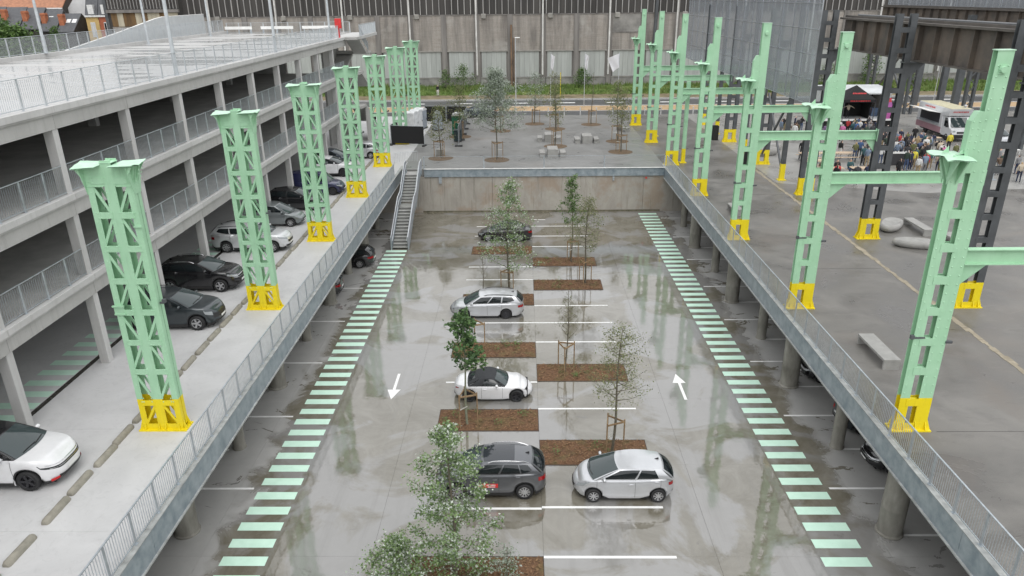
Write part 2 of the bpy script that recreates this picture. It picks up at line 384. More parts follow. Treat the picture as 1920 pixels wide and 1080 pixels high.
structure('paving_strip', st, M('sandy_strip', (.30,.26,.19), .85, .22, 2.2, col2=(.38,.33,.25)))
jd = MB()
for y in (21.9, 38.2, 54.4): jd.box(14.5, 20, y, y+.018, Z4, Z4+.004)
structure('paving_joint', jd, M('joint_dark2', (.05,.048,.045), .8))
# edge beams of both decks, made of bolted lengths
fl = M('beam_flange', (.33,.34,.33), .55, .3, 3)
eb = MB().box(-.05, .05, .006, 5.394, -.85, .02).mesh('edge_beam', GALVB)
ef = MB().box(-.16, .09, .006, 5.394, .02, .05).box(-.16, .11, .006, 5.394, -.90, -.85).mesh('edge_flange', fl)
for nm, side, lab in (('deck_edge_beam', -1, 'long galvanised steel edge beam under the railing of the left deck'), ('deck_edge_beam', 1, 'long galvanised steel edge beam under the railing of the right plaza')):
    t = thing(nm, lab, 'beam', (XL if side < 0 else XR, 5.4+.6, Z4))
    for k in range(11):
        if 6+5.4*k+5.3 > YB+5.2: continue
        sc = (-side, 1, 1)
        b = put('beam_length', eb, t, (0, 5.4*k, 0), scale=sc); put('flange', ef, b)
t = thing('plaza_edge_beam', 'blue-grey steel edge beam on top of the far retaining wall', 'beam', (0, YB, Z4))
for k in range(4):
    x0 = -8.9+k*5.38; bm = put('beam_length', MB().box(x0+.006, x0+5.374, -.12, -.02, -.68, .03).mesh('beam_length', GALVB), t)
    put('flange', MB().box(x0+.006, x0+5.374, -.22, .05, .03, .06).mesh('flange', M('pale_flange', (.6,.6,.58), .6)), bm)
# joists under the decks
for side, x0, x1, lab in ((-1, -29.8, XL-.2, 'concrete cross beams carrying the left deck'), (1, XR+.2, 31.1, 'concrete cross beams carrying the right plaza')):
    t = thing('deck_beams', lab, 'beam', (0, 0, 3.0))
    for k in range(11):
        put('cross_beam', MB().box(x0, x1, 10.5+5.4*k, 10.9+5.4*k, 0, .39).mesh('cross_beam', CONCD), t)
# ------------------------------------------------------------------ round concrete columns under the deck edges
def rcol(r):
    b = MB().lathe([(0,0),(r*1.12,0),(r*1.12,.05),(r,.09),(r,1.1),(r*1.015,1.12),(r*1.015,1.16),(r,1.18),(r,3.0),(0,3.0)], 28)
    return b.mesh('round_column', M('column_concrete', (.24,.225,.19), .8, .38, 2.2, bmp=.3, bscale=12, streak=(1,1,.35), col2=(.31,.30,.265)), 40)
RT, RN = rcol(.43), rcol(.27)
for side in (-1, 1):
    for k in range(10):
        y = 16.05+5.4*k; thick = k % 2 == 1
        x = -12.6 if side < 0 else (13.35 if thick else 13.6)
        put('round_column', RT if thick else RN, None, (x, y, 0), k*1.3,
            '%s round concrete column under the %s deck edge, %s from the camera' % ('thick' if thick else 'thin', 'left' if side < 0 else 'right', ordw(k)), 'column', 'round columns under the decks')
for side in (-1, 1):                                        # inner row, dimly seen
    for k in range(9):
        put('round_column', RN, None, ((-20.5 if side < 0 else 21.5), 21.45+5.4*k, 0), 0, 'round concrete column deep under the %s deck, %s of the inner row' % ('left' if side < 0 else 'right', ordw(k)), 'column', 'round columns under the decks')
# ------------------------------------------------------------------ planting beds
def mulchmat(name, a, b_, g, sc):
    m, nt, b = newmat(name)
    c = mixc(nt, ramp(nt, noise(nt, sc, 6, .7), [(.3, 0.), (.7, 1.)]), a, b_)
    c = mixc(nt, ramp(nt, noise(nt, 1.3, 5, .65), [(.5, 0.), (.7, .65)]), c, g); c = mixc(nt, ramp(nt, noise(nt, .9, 4), [(.55, 0.), (.7, .5)]), c, (.055,.036,.024))
    nt.links.new(c, b.inputs['Base Color']); b.inputs['Roughness'].default_value = .95; return m
MULCH = mulchmat('bark_mulch', (.07,.038,.022), (.19,.10,.05), (.10,.095,.035), 14)
MULCHL = mulchmat('bark_chips', (.11,.06,.032), (.30,.18,.095), (.15,.135,.05), 9)
WEED = M('weed_green', (.07,.13,.03), .7, .35, 8, col2=(.13,.20,.05))
def mulch_meshes(seed, w, d):
    rnd = random.Random(seed); P = []
    nx, ny = int(w/.14), int(d/.14)
    for i in range(ny+1):
        P.append([(-w/2+w*j/nx, -d/2+d*i/ny, (.012 if i in (0, ny) or j in (0, nx) else rnd.uniform(.015, .11))) for j in range(nx+1)])
    a = MB().grid(P).mesh('mulch', MULCH)
    c = MB()
    for k in range(750):
        x, y = rnd.uniform(-w/2+.1, w/2-.1), rnd.uniform(-d/2+.06, d/2-.06); L = rnd.uniform(.03, .09); t = rnd.uniform(0, 3.14)
        dx, dy = math.cos(t)*L, math.sin(t)*L; ex, ey = -math.sin(t)*L*.35, math.cos(t)*L*.35; z = rnd.uniform(.06, .12); q = rnd.uniform(-.03, .03)
        c.add([(x-dx,y-dy,z-q),(x+ex,y+ey,z+.012),(x+dx,y+dy,z+q),(x-ex,y-ey,z)], [(0,3,2,1)])
    return a, c.mesh('bark_chips', MULCHL)
def weed(rnd):
    b = MB(); h = rnd.uniform(.12, .35)
    for k in range(26):
        t = rnd.uniform(0, 6.28); r = rnd.uniform(.02, .2); z = rnd.uniform(.05, h); L = rnd.uniform(.04, .09)
        c = Vector((math.cos(t)*r, math.sin(t)*r, z)); a = Vector((math.cos(t), math.sin(t), rnd.uniform(-.3, .8)))*L; s = Vector((-math.sin(t), math.cos(t), 0))*L*.4
        b.add([c, c+a*.5+s, c+a, c+a*.5-s], [(0,1,2,3)])
    return b.mesh('weed', WEED)
MUL = [mulch_meshes(s, 4.64, 1.82) for s in (1, 2, 3)]
rnd = random.Random(5); WEEDS = [weed(rnd) for _ in range(5)]
EDGE = MB().box(-2.335, 2.335, -.925, -.91, 0, .03).box(-2.335, 2.335, .91, .925, 0, .03).box(-2.335, -2.32, -.91, .91, 0, .03).box(2.32, 2.335, -.91, .91, 0, .03).mesh('edging', M('rusty_edging', (.06,.045,.038), .8))
BEDS = [(-1.69, 19.2), (2.99, 26.42), (-1.69, 29.0), (2.99, 33.56), (-1.69, 36.2), (-1.69, 43.42), (2.99, 45.95), (2.99, 50.56), (-1.69, 53.24)]
where = ['at the bottom of the picture below the big silvery tree', 'behind the silver hatchback', 'in front of the white roadster', 'with the bare sapling and the thin tree', 'behind the white roadster', 'behind the silver estate car',
         'right of the silver estate car with two trees', 'second from the far wall on the right', 'in front of the dark coupe']
for i, (x, y) in enumerate(BEDS):
    t = thing('planting_bed', 'rectangular bark mulch planting bed '+where[i], 'planting bed', (x, y, .001), 0, 'mulch beds in the parking rows')
    a, c = MUL[i % 3]; put('edging', EDGE, t); put('mulch', a, t); put('bark_chips', c, t, kind='stuff')
    for k in range(rnd.randint(5, 11)): put('weed', WEEDS[k % 5], t, (rnd.uniform(-2, 2), rnd.uniform(-.7, .7), .03), rnd.uniform(0, 6), scale=rnd.uniform(.6, 1.2), kind='stuff')
# ------------------------------------------------------------------ road behind the plaza
structure('service_lane', MB().box(-42, 90, 95, 98.6, 3.4, 3.985), ROAD)
structure('gravel_path', MB().box(-42, 90, 98.6, 103.0, 3.4, 4.0), TAN)
structure('path_kerb', MB().box(-42, 90, 103.0, 103.25, 3.5, 4.06).box(-42, 90, 98.45, 98.6, 3.5, 4.03), CONCL)
road = structure('road', MB().box(-42, 90, 103.25, 110.2, 3.4, 3.96), ROAD)
structure('kerb', MB().box(-42, 90, 110.2, 110.5, 3.4, 4.08), CONC)
structure('verge', MB().box(-42, 90, 110.5, 123.0, 3.4, 4.02), VERGE)
dash = MB().box(-1.3, 1.3, -.3, .3, 0, .004).mesh('road_marking', WHITE)
for x in (-24, -15.5, -8.5, -.6, 6.2, 13.2, 21, 29, 37, 45, 53, 61): put('road_marking', dash, road, (x, 106.6, 3.962))
edge = MB().box(-42, 90, -.08, .08, 0, .004).mesh('edge_marking', WHITE); put('edge_marking', edge, road, (0, 109.7, 3.962))
def grass():
    rnd = random.Random(3); b = MB()
    P = []
    for i in range(9):
        y = 115.6+i*1.1
        P.append([(x*1.6, y, 4.03+(0 if i in (0,) else .12*i/3+.35*abs(math.sin(x*.37+i*.8))*min(1, i/4)*rnd.uniform(.4,1))) for x in range(-30, 62)])
    b.grid(P)
    for k in range(16000):
        x = rnd.uniform(-46, 96); y = rnd.uniform(115.2, 124); h = rnd.uniform(.2, .75)*(.5+.5*abs(math.sin(x*.21)+math.sin(x*.07+y)))*min(1, (y-114)/4)
        z = 4.0+.12*max(0, y-115.6)/3; t = rnd.uniform(0, 3.14); w = rnd.uniform(.05, .16)
        dx, dy = math.cos(t)*w, math.sin(t)*w; q = rnd.uniform(-.2, .2)
        b.add([(x-dx,y-dy,z),(x+dx,y+dy,z),(x+q,y+q*.5,z+h+.15)], [(0,1,2)])
    m, nt, bs = newmat('long_grass')
    c = ramp(nt, noise(nt, .5, 6, .7), [(.3, (.06,.10,.02)), (.5, (.11,.175,.035)), (.7, (.19,.20,.07))])
    nt.links.new(c, bs.inputs['Base Color']); bs.inputs['Roughness'].default_value = .8
    put('grass', b.mesh('grass', m), label='long green grass bank below the old industrial hall', cat='grass', kind='stuff')
grass()
# ------------------------------------------------------------------ railings
RAILM = {}
def railing(label, p0, p1, spacing=1.35, h=1.1, style='bars', name='railing', mat=None):
    a, b = Vector(p0), Vector(p1); L = (b-a).length; n = max(1, round(L/spacing)); s = L/n; mat = mat or GALV
    t = thing(name, label, 'railing', p0, math.atan2(b.y-a.y, b.x-a.x)); dz = (b.z-a.z)/n
    key = (style, round(s, 3), h, round(dz, 3), mat.name)
    if key not in RAILM:
        post = MB().box(-.05, .05, -.009, .009, 0, h).box(-.07, .07, -.05, .05, 0, .012).mesh('post', mat)
        pb = MB(); nb, w = (12, .0055) if style == 'bars' else (13, .002) if style == 'mesh' else (0, 0)
        for i in range(1, nb):
            x = s*i/nb; z = dz*i/nb; pb.box(x-w, x+w, -.008, .008, z+.09, z+h-.04)
        if style == 'wire':
            for k in range(1, 8): pb.bar((.0, 0, h*k/8), (s, 0, h*k/8+dz), .006, .006)
        low = MB().bar((.05, 0, .08), (s-.05, 0, .08+dz), .02, .035).mesh('bottom_rail', mat)
        RAILM[key] = (post, pb.mesh('bar_panel', mat), low)
    post, pm, low = RAILM[key]
    for i in range(n+1): put('post', post, t, (s*i, 0, dz*i))
    for i in range(n):
        put('bar_panel', pm, t, (s*i, 0, dz*i), kind='stuff')
        if style != 'wire': put('bottom_rail', low, t, (s*i, 0, dz*i))
    put('top_rail', MB().bar((-.03, 0, h+.012), (L if not dz else math.hypot(b.x-a.x, b.y-a.y), 0, h+.012+dz*n), .05, .03).mesh('top_rail', mat), t)
    return t
LG = M('pale_galvanised', (.50,.53,.55), .5, .12, 4, metal=.3)
railing('galvanised bar railing along the edge of the left deck', (-11.06, 9.4, Z4+.05), (-11.06, 61.0, Z4+.05))
railing('fine mesh railing along the edge of the right plaza', (12.68, 9.4, Z4+.05), (12.68, 63.6, Z4+.05), 1.35, 1.1, 'mesh')
railing('thin wire railing above the far retaining wall', (-8.9, 64.1, Z4+.05), (12.6, 64.1, Z4+.05), 5.38, 1.05, 'wire')
# ------------------------------------------------------------------ parking garage
GX, GB, GY0, GY1 = -17.55, -33.4, 8.5, 74.6
gar = thing('parking_garage', 'three-storey open concrete parking garage along the left side', 'building', (GX, GY0, Z4))
FL = [8.05, 11.4, 14.75]
def roofmat():
    m, nt, b = newmat('wet_roof_concrete')
    pud = ramp(nt, noise(nt, .35, 6, .6, vec=pos(nt, (.35, 1.3, 1)), dist=.7), [(.47, 0.), (.53, 1.)]); fine = noise(nt, 1.6, 7, .65)
    yl = ramp(nt, noise(nt, .12, 3), [(.58, 0.), (.66, 1.)])
    c = mixc(nt, pud, mixc(nt, fine, (.36,.355,.345), (.45,.445,.435)), (.24,.235,.225)); c = mixc(nt, math_(nt, 'MULTIPLY', yl, .45), c, (.24,.22,.13))
    nt.links.new(c, b.inputs['Base Color']); nt.links.new(mixc(nt, pud, (.5,)*3, (.16,)*3), b.inputs['Roughness']); b.inputs['IOR'].default_value = 1.38
    return m
ROOFM = roofmat()
GAR_IN = M('garage_interior', (.42,.415,.40), .75, .2, .8)
for i, z in enumerate(FL):
    put('floor_slab', MB().box(GB-GX, -.05, 0, GY1-GY0, z-.32-Z4, z-.02-Z4).mesh('floor_slab', GAR_IN), gar)
    nb = 12
    edge = MB().bbox(-.5, 0, .008, 5.392, z-.24-Z4, z+.004-Z4, .012).mesh('slab_edge', CONCL)
    beam = MB().box(-.62, -.13, .008, 5.392, z-.86-Z4, z-.325-Z4).mesh('edge_beam', CONC)
    for k in range(-2, 10):
        y = 21.95+5.4*k-2.7*0-GY0
        y = 22.0+5.4*k-GY0
        if y < -3: continue
        e = put('slab_edge', edge, gar, (0, y, 0)); put('edge_beam', beam, e)
    if i < 2:
        fl = put('parking_floor', MB().box(GB-GX, -.5, 0, GY1-GY0, z-.02-Z4, z-Z4).mesh('parking_floor', GAR_IN), gar)
pl = MB().box(GB-GX+.2, -.5, .006, 1.344, -.02, 0).mesh('roof_plank', ROOFM)
for k in range(49): put('roof_plank', pl, gar, (0, k*1.35, 14.75-Z4))
for lv, (z0, z1) in enumerate(((4.0, 7.19), (8.05, 10.54), (11.4, 13.89))):
    fc = MB().bbox(-.56, -.02-.15, -.17, .17, z0-Z4, z1-Z4, .015).mesh('column', CONCL)
    ic = MB().bbox(-.25, .25, -.2, .2, z0-Z4, z1+.5-Z4, .015).mesh('inner_column', GAR_IN)
    for k in range(-2, 10):
        y = 22.0+5.4*k-GY0
        put('column', fc, gar, (0, y, 0))
        if k % 2 == 0: put('inner_column', ic, gar, (-8.2, y, 0))
        put('ceiling_beam', MB().box(GB-GX+.2, -.65, y-.2, y+.2, z1-.1-Z4, FL[lv]-.33-Z4).mesh('ceiling_beam', GAR_IN), gar)
for k in range(13):
    y0 = k*5.1
    if y0+5.08 <= GY1-GY0+.3: put('back_wall', MB().box(GB-GX-.2, GB-GX, y0+.01, y0+5.09, 0, 14.4-Z4).mesh('back_wall', GAR_IN), gar)
put('end_wall', MB().box(GB-GX, -6, GY1-GY0, GY1-GY0+.25, 0, 14.4-Z4).mesh('end_wall', GAR_IN), gar)
put('end_wall', MB().box(GB-GX, -2, -.25, 0, 0, 14.4-Z4).mesh('end_wall', GAR_IN), gar)
put('parapet_kerb', MB().box(GB-GX-.2, GB-GX+.2, 0, GY1-GY0+11, 14.3-Z4, 15.0-Z4).mesh('parapet_kerb', CONCL), gar)
put('roof_end_slab', MB().box(GB-GX+.2, -1.6, GY1-GY0+.02, GY1-GY0+11, 14.4-Z4, 14.75-Z4).mesh('roof_end_slab', ROOFM), gar)
for z, lab in ((8.05, 'bar railing on the first floor edge of the parking garage'), (11.4, 'bar railing on the second floor edge of the parking garage')):
    railing(lab, (GX-.2, GY0, z), (GX-.2, GY1, z), 1.35)
railing('pale bar railing along the front edge of the garage roof', (GX-.25, GY0, 14.75), (GX-.25, GY1, 14.75), 1.35, 1.1, 'bars', mat=LG)
railing('pale bar railing along the rear edge of the garage roof', (GB, GY0, 15.0), (GB, 85.2, 15.0), 1.35, 1.15, 'bars', mat=LG)
railing('pale bar railing at the far end of the garage roof', (GB+.3, 85.5, 14.75), (-19.3, 85.5, 14.75), 1.35, 1.1, 'bars', mat=LG)
# corrugated ramp screen on the roof
rs = thing('ramp_screen', 'white sheet metal ramp parapet rising across the far corner of the garage roof', 'screen', (-34.3, 56, 14.7))
SHEET = M('pale_sheet_metal', (.55,.57,.575), .45, .08, 2, metal=.2)
for k in range(16):
    y0, y1 = k*1.8, k*1.8+1.79
    h0, h1 = (min(2.1, .1+y0*.115), min(2.1, .1+y1*.115)); xx = lambda y: -.9*max(0, (y-9)/20)
    b = MB(); b.add([(xx(y0),y0,0),(xx(y1),y1,0),(xx(y1),y1,h1),(xx(y0),y0,h0),(xx(y0)-.08,y0,0),(xx(y1)-.08,y1,0),(xx(y1)-.08,y1,h1),(xx(y0)-.08,y0,h0)],
                    [(0,1,2,3),(7,6,5,4),(3,2,6,7),(0,3,7,4),(1,5,6,2)])
    put('sheet_panel', b.mesh('sheet_panel', SHEET), rs)
    put('cap_rail', MB().bar((xx(y0)-.04, y0, h0+.03), (xx(y1)-.04, y1, h1+.03), .12, .05).mesh('cap_rail', WHITE), rs)
# guard rails on the roof end
for i, (xa, xb) in enumerate(((-33, -30), (-29, -25.4), (-24.4, -20.6))):
    t = thing('guard_rail', 'low white guard rail at the roof end, %s from the left' % ORD[i], 'guard rail', (xa, 84.7, 14.75), 0, 'guard rails on the roof')
    put('rail', MB().box(0, xb-xa, -.03, .03, .45, .75).mesh('rail', WHITE), t)
    for q in (.2, (xb-xa)/2, xb-xa-.2): put('post', MB().box(q-.05, q+.05, .03, .12, 0, .7).mesh('post', GALV), t)
# lamp posts on the roof
def lamp(x, y, z, lab, h=8.2, arm=1.4):
    t = thing('lamp_post', lab, 'lamp post', (x, y, z), 0, 'lamp posts on the garage roof')
    put('pole', MB().tube([(0,0,0),(0,0,h)], [.11,.06], 12).mesh('pole', LG, 40), t)
    put('base_plate', MB().bbox(-.2, .2, -.2, .2, 0, .03, .01).mesh('base_plate', LG), t)
    put('arm', MB().tube([(0,0,h-.1),(arm*.5,0,h+.05),(arm,0,h+.08)], .035, 8).mesh('arm', LG, 40), t)
    put('lamp_head', MB().bbox(arm-.1, arm+.5, -.13, .13, h, h+.12, .03).mesh('lamp_head', LG), t)
lamp(-33.2, 52.4, 15.0, 'lamp post on the rear edge of the garage roof before the ramp screen'); lamp(-32.8, 66.4, 14.75, 'lamp post behind the ramp screen on the garage roof')
lamp(-17.9, 38.6, 14.75, 'tall lamp post at the front edge of the garage roof, nearest the camera'); lamp(-17.9, 54.8, 14.75, 'lamp post at the middle of the garage roof front edge')
lamp(-17.9, 70.9, 14.75, 'lamp post at the far end of the garage roof front edge'); lamp(-33.0, 80.5, 14.75, 'slim lamp post at the far rear corner of the garage roof')
# outside staircase at the end of the garage
t = thing('concrete_staircase', 'grey concrete switchback staircase at the far end of the parking garage', 'staircase', (-17.3, 75.0, Z4))
def flight(y0, z0, y1, z1, x0, x1): return MB().prism([(y0,z0),(y1,z1),(y1,z1-.28),(y0,z0-.28)], x0, x1, 'x').mesh('stair_flight', CONC)
for z in (4.05, 7.4, 10.72): put('landing', MB().box(-2.6, .9, .2, 2.2, z-.25, z).mesh('landing', CONC), t)
put('landing', MB().box(-2.6, .9, 2.2, 11, 10.45, 10.72).mesh('landing', CONCL), t)
for i, (za, zb) in enumerate(((10.72, 9.05), (7.4, 5.7), (4.05, 2.0))): 
    put('stair_flight', flight(2.2, za, 5.6, zb, -.7, .7), t); put('stair_flight', flight(5.6+1.2, zb, 2.2+.3, zb-1.65, -2.5, -1.0), t)
    put('landing', MB().box(-2.6, .9, 5.6, 6.8, zb-.25, zb).mesh('landing', CONC), t)
put('side_wall', MB().prism([(2.2,0),(6.8,0),(6.8,2.0),(5.6,2.0),(2.2,4.05)], .75, .9, 'x').mesh('side_wall', CONC), t)
put('stair_wall', MB().box(-2.8, -2.6, .2, 6.8, 0, 10.4).mesh('stair_wall', CONC), t)
railing('pale bar railing round the top landing of the concrete staircase', (-16.5, 77.2, 14.72), (-16.5, 85.9, 14.72), 1.1, 1.1, 'bars', mat=LG)
railing('sloping railing beside the upper stair flight at the garage end', (-16.5, 77.2, 14.7), (-16.5, 80.6, 13.0), 1.1, 1.0, 'bars')
RED = M('red_plastic', (.6,.03,.03), .5)
t = thing('fire_hose_stand', 'red fire hydrant stand at the far corner of the garage roof', 'hydrant', (-17.8, 74.0, 14.75))
put('upright', MB().tube([(0,0,0),(0,0,1.6)], .09, 10).mesh('upright', RED, 40), t); put('box', MB().bbox(-.3, .3, -.12, .12, .85, 1.75, .03).mesh('box', RED), t)
# garage zebra, drain, wheel stops on the left deck
gb = MB().box(-.78, .78, -.22, .22, 0, .004).mesh('zebra_bar', MINTP)
for k in range(40): put('zebra_bar', gb, deckL, (-19.45, 17.6+.88*k, Z4+.005))
put('drain_channel', MB().box(-18.62, -18.4, 12, 62, 0, .004).mesh('drain_channel', M('wet_channel', (.05,.047,.042), .25)), deckL, (0, 0, Z4+.005))
WS = M('wheel_stop_concrete', (.25,.235,.195), .85, .22, 4, bmp=.2, bscale=30)
wp = []
for y, w, hh in ((-.60,.07,.09),(-.585,.105,.14),(-.52,.125,.175),(.52,.125,.175),(.585,.105,.14),(.60,.07,.09)):
    wp.append([(w*math.cos(a)*1.0, y, max(0, hh*math.sin(a)**.8)) for a in [math.pi*i/8 for i in range(9)]])
wsb = MB().grid(wp); wsb.add([p for p in wp[0]], [tuple(range(8,-1,-1))]); wsb.add([p for p in wp[-1]], [tuple(range(9))])
wsm = wsb.mesh('wheel_stop', WS, 50)
ys = [14.4, 15.92, 17.63, 18.97, 20.44, 21.69, 23.1, 24.4, 25.75, 27.11, 28.51, 29.86, 31.33]
while ys[-1] < 70: ys.append(ys[-1]+1.37)
for i, y in enumerate(ys):
    put('wheel_stop', wsm, None, (-14.25+random.uniform(-.03,.03), y, Z4+.004), random.uniform(-.03,.03), 'rounded concrete wheel stop on the left deck, %s in the row from the camera' % ordw(i), 'wheel stop', 'wheel stops along the left deck')
# ------------------------------------------------------------------ steel stairs down to the lower lot
t = thing('steel_staircase', 'galvanised steel staircase from the lower car park up to the plaza', 'staircase', (-9.68, 53.7, 0))
TREAD = M('tread_steel', (.30,.30,.28), .5, .2, 6, metal=.3); RIS = M('tread_nosing', (.48,.48,.46), .5)
tr = MB().box(-.62, .62, 0, .36, -.05, 0).mesh('tread', TREAD); tn = MB().box(-.62, .62, -.014, .045, -.03, .006).mesh('nosing', RIS)
tk = MB().box(-.62, .62, .345, .36, 0, .125).mesh('riser', M('riser_dark', (.17,.17,.165), .6))
nst, rise, run = 23, 4.0/23, .335
pts = []; y = 0.
for k in range(nst):
    z = rise*(k+1)
    if k == 12:
        put('landing', MB().box(-.62, .62, 0, 1.3, -.06, 0).mesh('landing', TREAD), t, (0, y, z)); y += 1.3
    elif k == nst-1: put('landing', MB().box(-.62, .62, 0, 1.2, -.06, 0).mesh('landing', CONC), t, (0, y, z))
    else:
        a = put('tread', tr, t, (0, y, z)); put('nosing', tn, a); put('riser', tk, a); y += run
    if k in (0, 11, 12, nst-2): pts.append((y, z))
yl0, yl1 = 12*run, 12*run+1.3; yt = y
SH = M('stair_sheet', (.42,.45,.50), .4, .12, 3, metal=.5)
for s in (-1, 1):
    x = s*.66
    prof = [(-.25,.0),(yl0-.1,12*rise),(yl1,13*rise),(yt,4.0),(yt+1.2,4.05)]
    lo = prof; hi = [(a, b+1.05) for a, b in prof]
    put('stringer', MB().prism([(a,b+.12) for a,b in lo]+[(a,b-.22) for a,b in lo[::-1]], x-.02, x+.02, 'x').mesh('stringer', GALVB), t)
    for i in range(len(lo)-1):
        put('side_panel', MB().prism([(lo[i][0],lo[i][1]+.2),(lo[i+1][0],lo[i+1][1]+.2),(hi[i+1][0],hi[i+1][1]-.05),(hi[i][0],hi[i][1]-.05)], x+s*.03, x+s*.045, 'x').mesh('side_panel', SH), t)
    put('handrail', MB().tube([(x, a, b) for a, b in hi], .035, 8).mesh('handrail', M('bright_galvanised', (.66,.68,.7), .35, .06, 3, metal=.5), 40), t)
    put('handrail', MB().tube([(x-s*.1, a, b-.28) for a, b in hi], .025, 8).mesh('handrail', MATS['bright_galvanised'], 40), t)
    put('end_post', MB().tube([(x, -.25, 0), (x, -.25, 1.05)], .035, 8).mesh('end_post', GALV, 40), t)
# ------------------------------------------------------------------ mint lattice columns on the left deck
def oct_rivet(b, x, y, z, r, ny=-1):
    b.add([(x-r,y,z-r),(x+r,y,z-r),(x+r,y,z+r),(x-r,y,z+r),(x,y+ny*r*.8,z)], [(0,1,4),(1,2,4),(2,3,4),(3,0,4)])
D, HW, ZT, ZY = .38, .735, 9.78, 1.27
def chord(x0, x1, yf, dy, z0, z1):       # channel: front plate plus side plate going back
    s = 1 if x0 < 0 else -1; xo = x0 if x0 < 0 else x1
    return MB().box(x0, x1, min(yf, yf+dy*.02), max(yf, yf+dy*.02), z0, z1).box(min(xo, xo+s*.018), max(xo, xo+s*.018), min(yf+dy*.02, yf+dy*.17), max(yf+dy*.02, yf+dy*.17), z0, z1)
zb = [1.24+1.13*i for i in range(8)]      # batten heights
colL = thing('lattice_column', 'mint green riveted lattice column with yellow base, nearest the camera on the left deck', 'column', (-13.0, 22.1, Z4), 0, 'mint lattice columns on the left deck')
for m, z0, z1, nm in ((YEL, .16, ZY, 'yellow'), (GREEN, ZY, 9.05, 'green')):
    for x0, x1 in ((-HW, -HW+.21), (HW-.21, HW)):
        for yf, dy in ((0, 1), (D, -1)): put('corner_post', chord(x0, x1, yf, dy, z0, z1).mesh('corner_post', m), colL)
    zt = ZT if m is GREEN else z1
    put('centre_post', MB().box(-.17, .17, 0, .02, z0, zt).box(-.17, .17, D-.02, D, z0, zt).box(-.012, .012, .02, D-.02, z0, zt-.02).mesh('centre_post', m), colL)
bt = {m.name: MB().box(0, HW-.21-.05, -.012, -.001, -.11, .11).mesh('batten', m) for m in (YEL, GREEN)}
for z in zb:
    m = YEL if z < ZY+.05 else GREEN
    zz = z-.12 if m is YEL else z
    for x in (-.575, .12):
        put('batten', bt[m.name], colL, (x, 0, zz)); put('batten', bt[m.name], colL, (x, D+.013, zz))
dg = {}
for i, z in enumerate(zb):
    z1 = z+1.13-.1 if i < 7 else 9.1
    if z1-z < .4: continue
    for s in (-1, 1):
        up = (i % 2 == 0)
        for yy in (.03, D-.03):
            key = (up, s, round(z1-z, 2))
            if key not in dg:
                xa, xb = (.15*s, .60*s) if up else (.60*s, .15*s)
                dg[key] = MB().bar((xa, 0, .08), (xb, 0, z1-z-.02), .03, .085, (1, 0, 0)).mesh('diagonal', GREEN)
            put('diagonal', dg[key], colL, (0, yy, z))
for s in (-1, 1):
    for yy in (.03, D-.03): put('diagonal', MB().bar((.15*s, yy, 1.0), (.6*s, yy, .2), .03, .085, (1, 0, 0)).mesh('diagonal', YEL), colL)
base = MB().box(-.86, .86, -.12, D+.12, 0, .05)
for s in (-1, 1):
    base.prism([(s*.74,.05),(s*.86,.05),(s*.74,.42)], .02, .05, 'y').prism([(s*.74,.05),(s*.86,.05),(s*.74,.42)], D-.05, D-.02, 'y')
    for x in (-.6, -.12, .12, .6): base.prism([(-.02 if s < 0 else D+.02,.05),(-.12 if s < 0 else D+.12,.05),(-.02 if s < 0 else D+.02,.3)], x-.012, x+.012, 'x')
base.box(-.72, .72, -.006, .012, .05, .26).box(-.72, .72, D-.012, D+.006, .05, .26)
bs = put('base_plate', base.mesh('base_plate', YEL), colL)
# flared cap with folded top plates
cap = MB()
for s in (-1, 1):
    for yy in (.0, D-.03): cap.prism([(s*.16,8.98),(s*HW,8.98),(s*.90,9.62),(s*.16,9.62)], yy+.003, yy+.027, 'y')
    cap.prism([(.0,8.7),(D,8.7),(.66,9.60),(-.28,9.60)], s*(HW+.012)-.012, s*(HW+.012)+.012, 'x')
    for yy in (-.2, .1, .28, .56): cap.prism([(s*(HW+.025),9.0 if .0 < yy < .4 else 9.35),(s*.92,9.60),(s*(HW+.025),9.60)], yy-.012, yy+.012, 'y')
    cap.box(min(s*.2, s*HW), max(s*.2, s*HW), -.02, .04, 8.95, 8.98)
put('cap_bracket', cap.mesh('cap_bracket', GREEN), colL)
PLATE = M('mint_top_plate', (.40,.66,.46), .4, .12, 3, col2=(.5,.72,.55))
for s in (-1, 1):
    P = []
    for i in range(7):
        y = -.32+1.02*i/6
        P.append([(s*(.19+.77*j/4), y, 9.64+.05*math.sin(i*.9+s)*j/4+.05*(j/4)**2*(1 if i > 3 else -.3)) for j in range(5)])
    b = MB().grid(P, flip=(s < 0)); b.grid([[(x, y, z-.025) for x, y, z in r] for r in P], flip=(s > 0))
    put('top_plate', b.mesh('top_plate', PLATE, 60), colL)
put('cap_cover', MB().box(-.19, .19, -.02, D+.02, 9.70, 9.72).mesh('cap_cover', PLATE), colL)
rv = MB()
for i in range(24):
    z = 1.5+.33*i
    for x in (-HW+.1, HW-.1, -.12, .12): oct_rivet(rv, x, -.0, z, .02)
for z in zb:
    for x in (-.56, -.49, .49, .56, -.2, .2):
        for q in (-.07, .07): oct_rivet(rv, x, -.012, z+q, .02)
for s in (-1, 1):
    for k in range(6):
        for q in (.08, .30): rv.add([(s*(HW+.02+.045*k), q-.02, 8.85+.12*k), (s*(HW+.02+.045*k), q+.02, 8.85+.12*k), (s*(HW+.05+.045*k), q, 8.87+.12*k), (s*(HW+.02+.045*k), q, 8.9+.12*k)], [(0,1,2),(1,3,2),(3,0,2)])
put('rivets', rv.mesh('rivets', GREEN), colL, kind='stuff')
put('clamp', MB().box(HW+.01, HW+.16, .1, .16, 4.9, 4.96).box(HW+.1, HW+.22, .08, .18, 4.94, 5.06).mesh('clamp', DARK), colL)
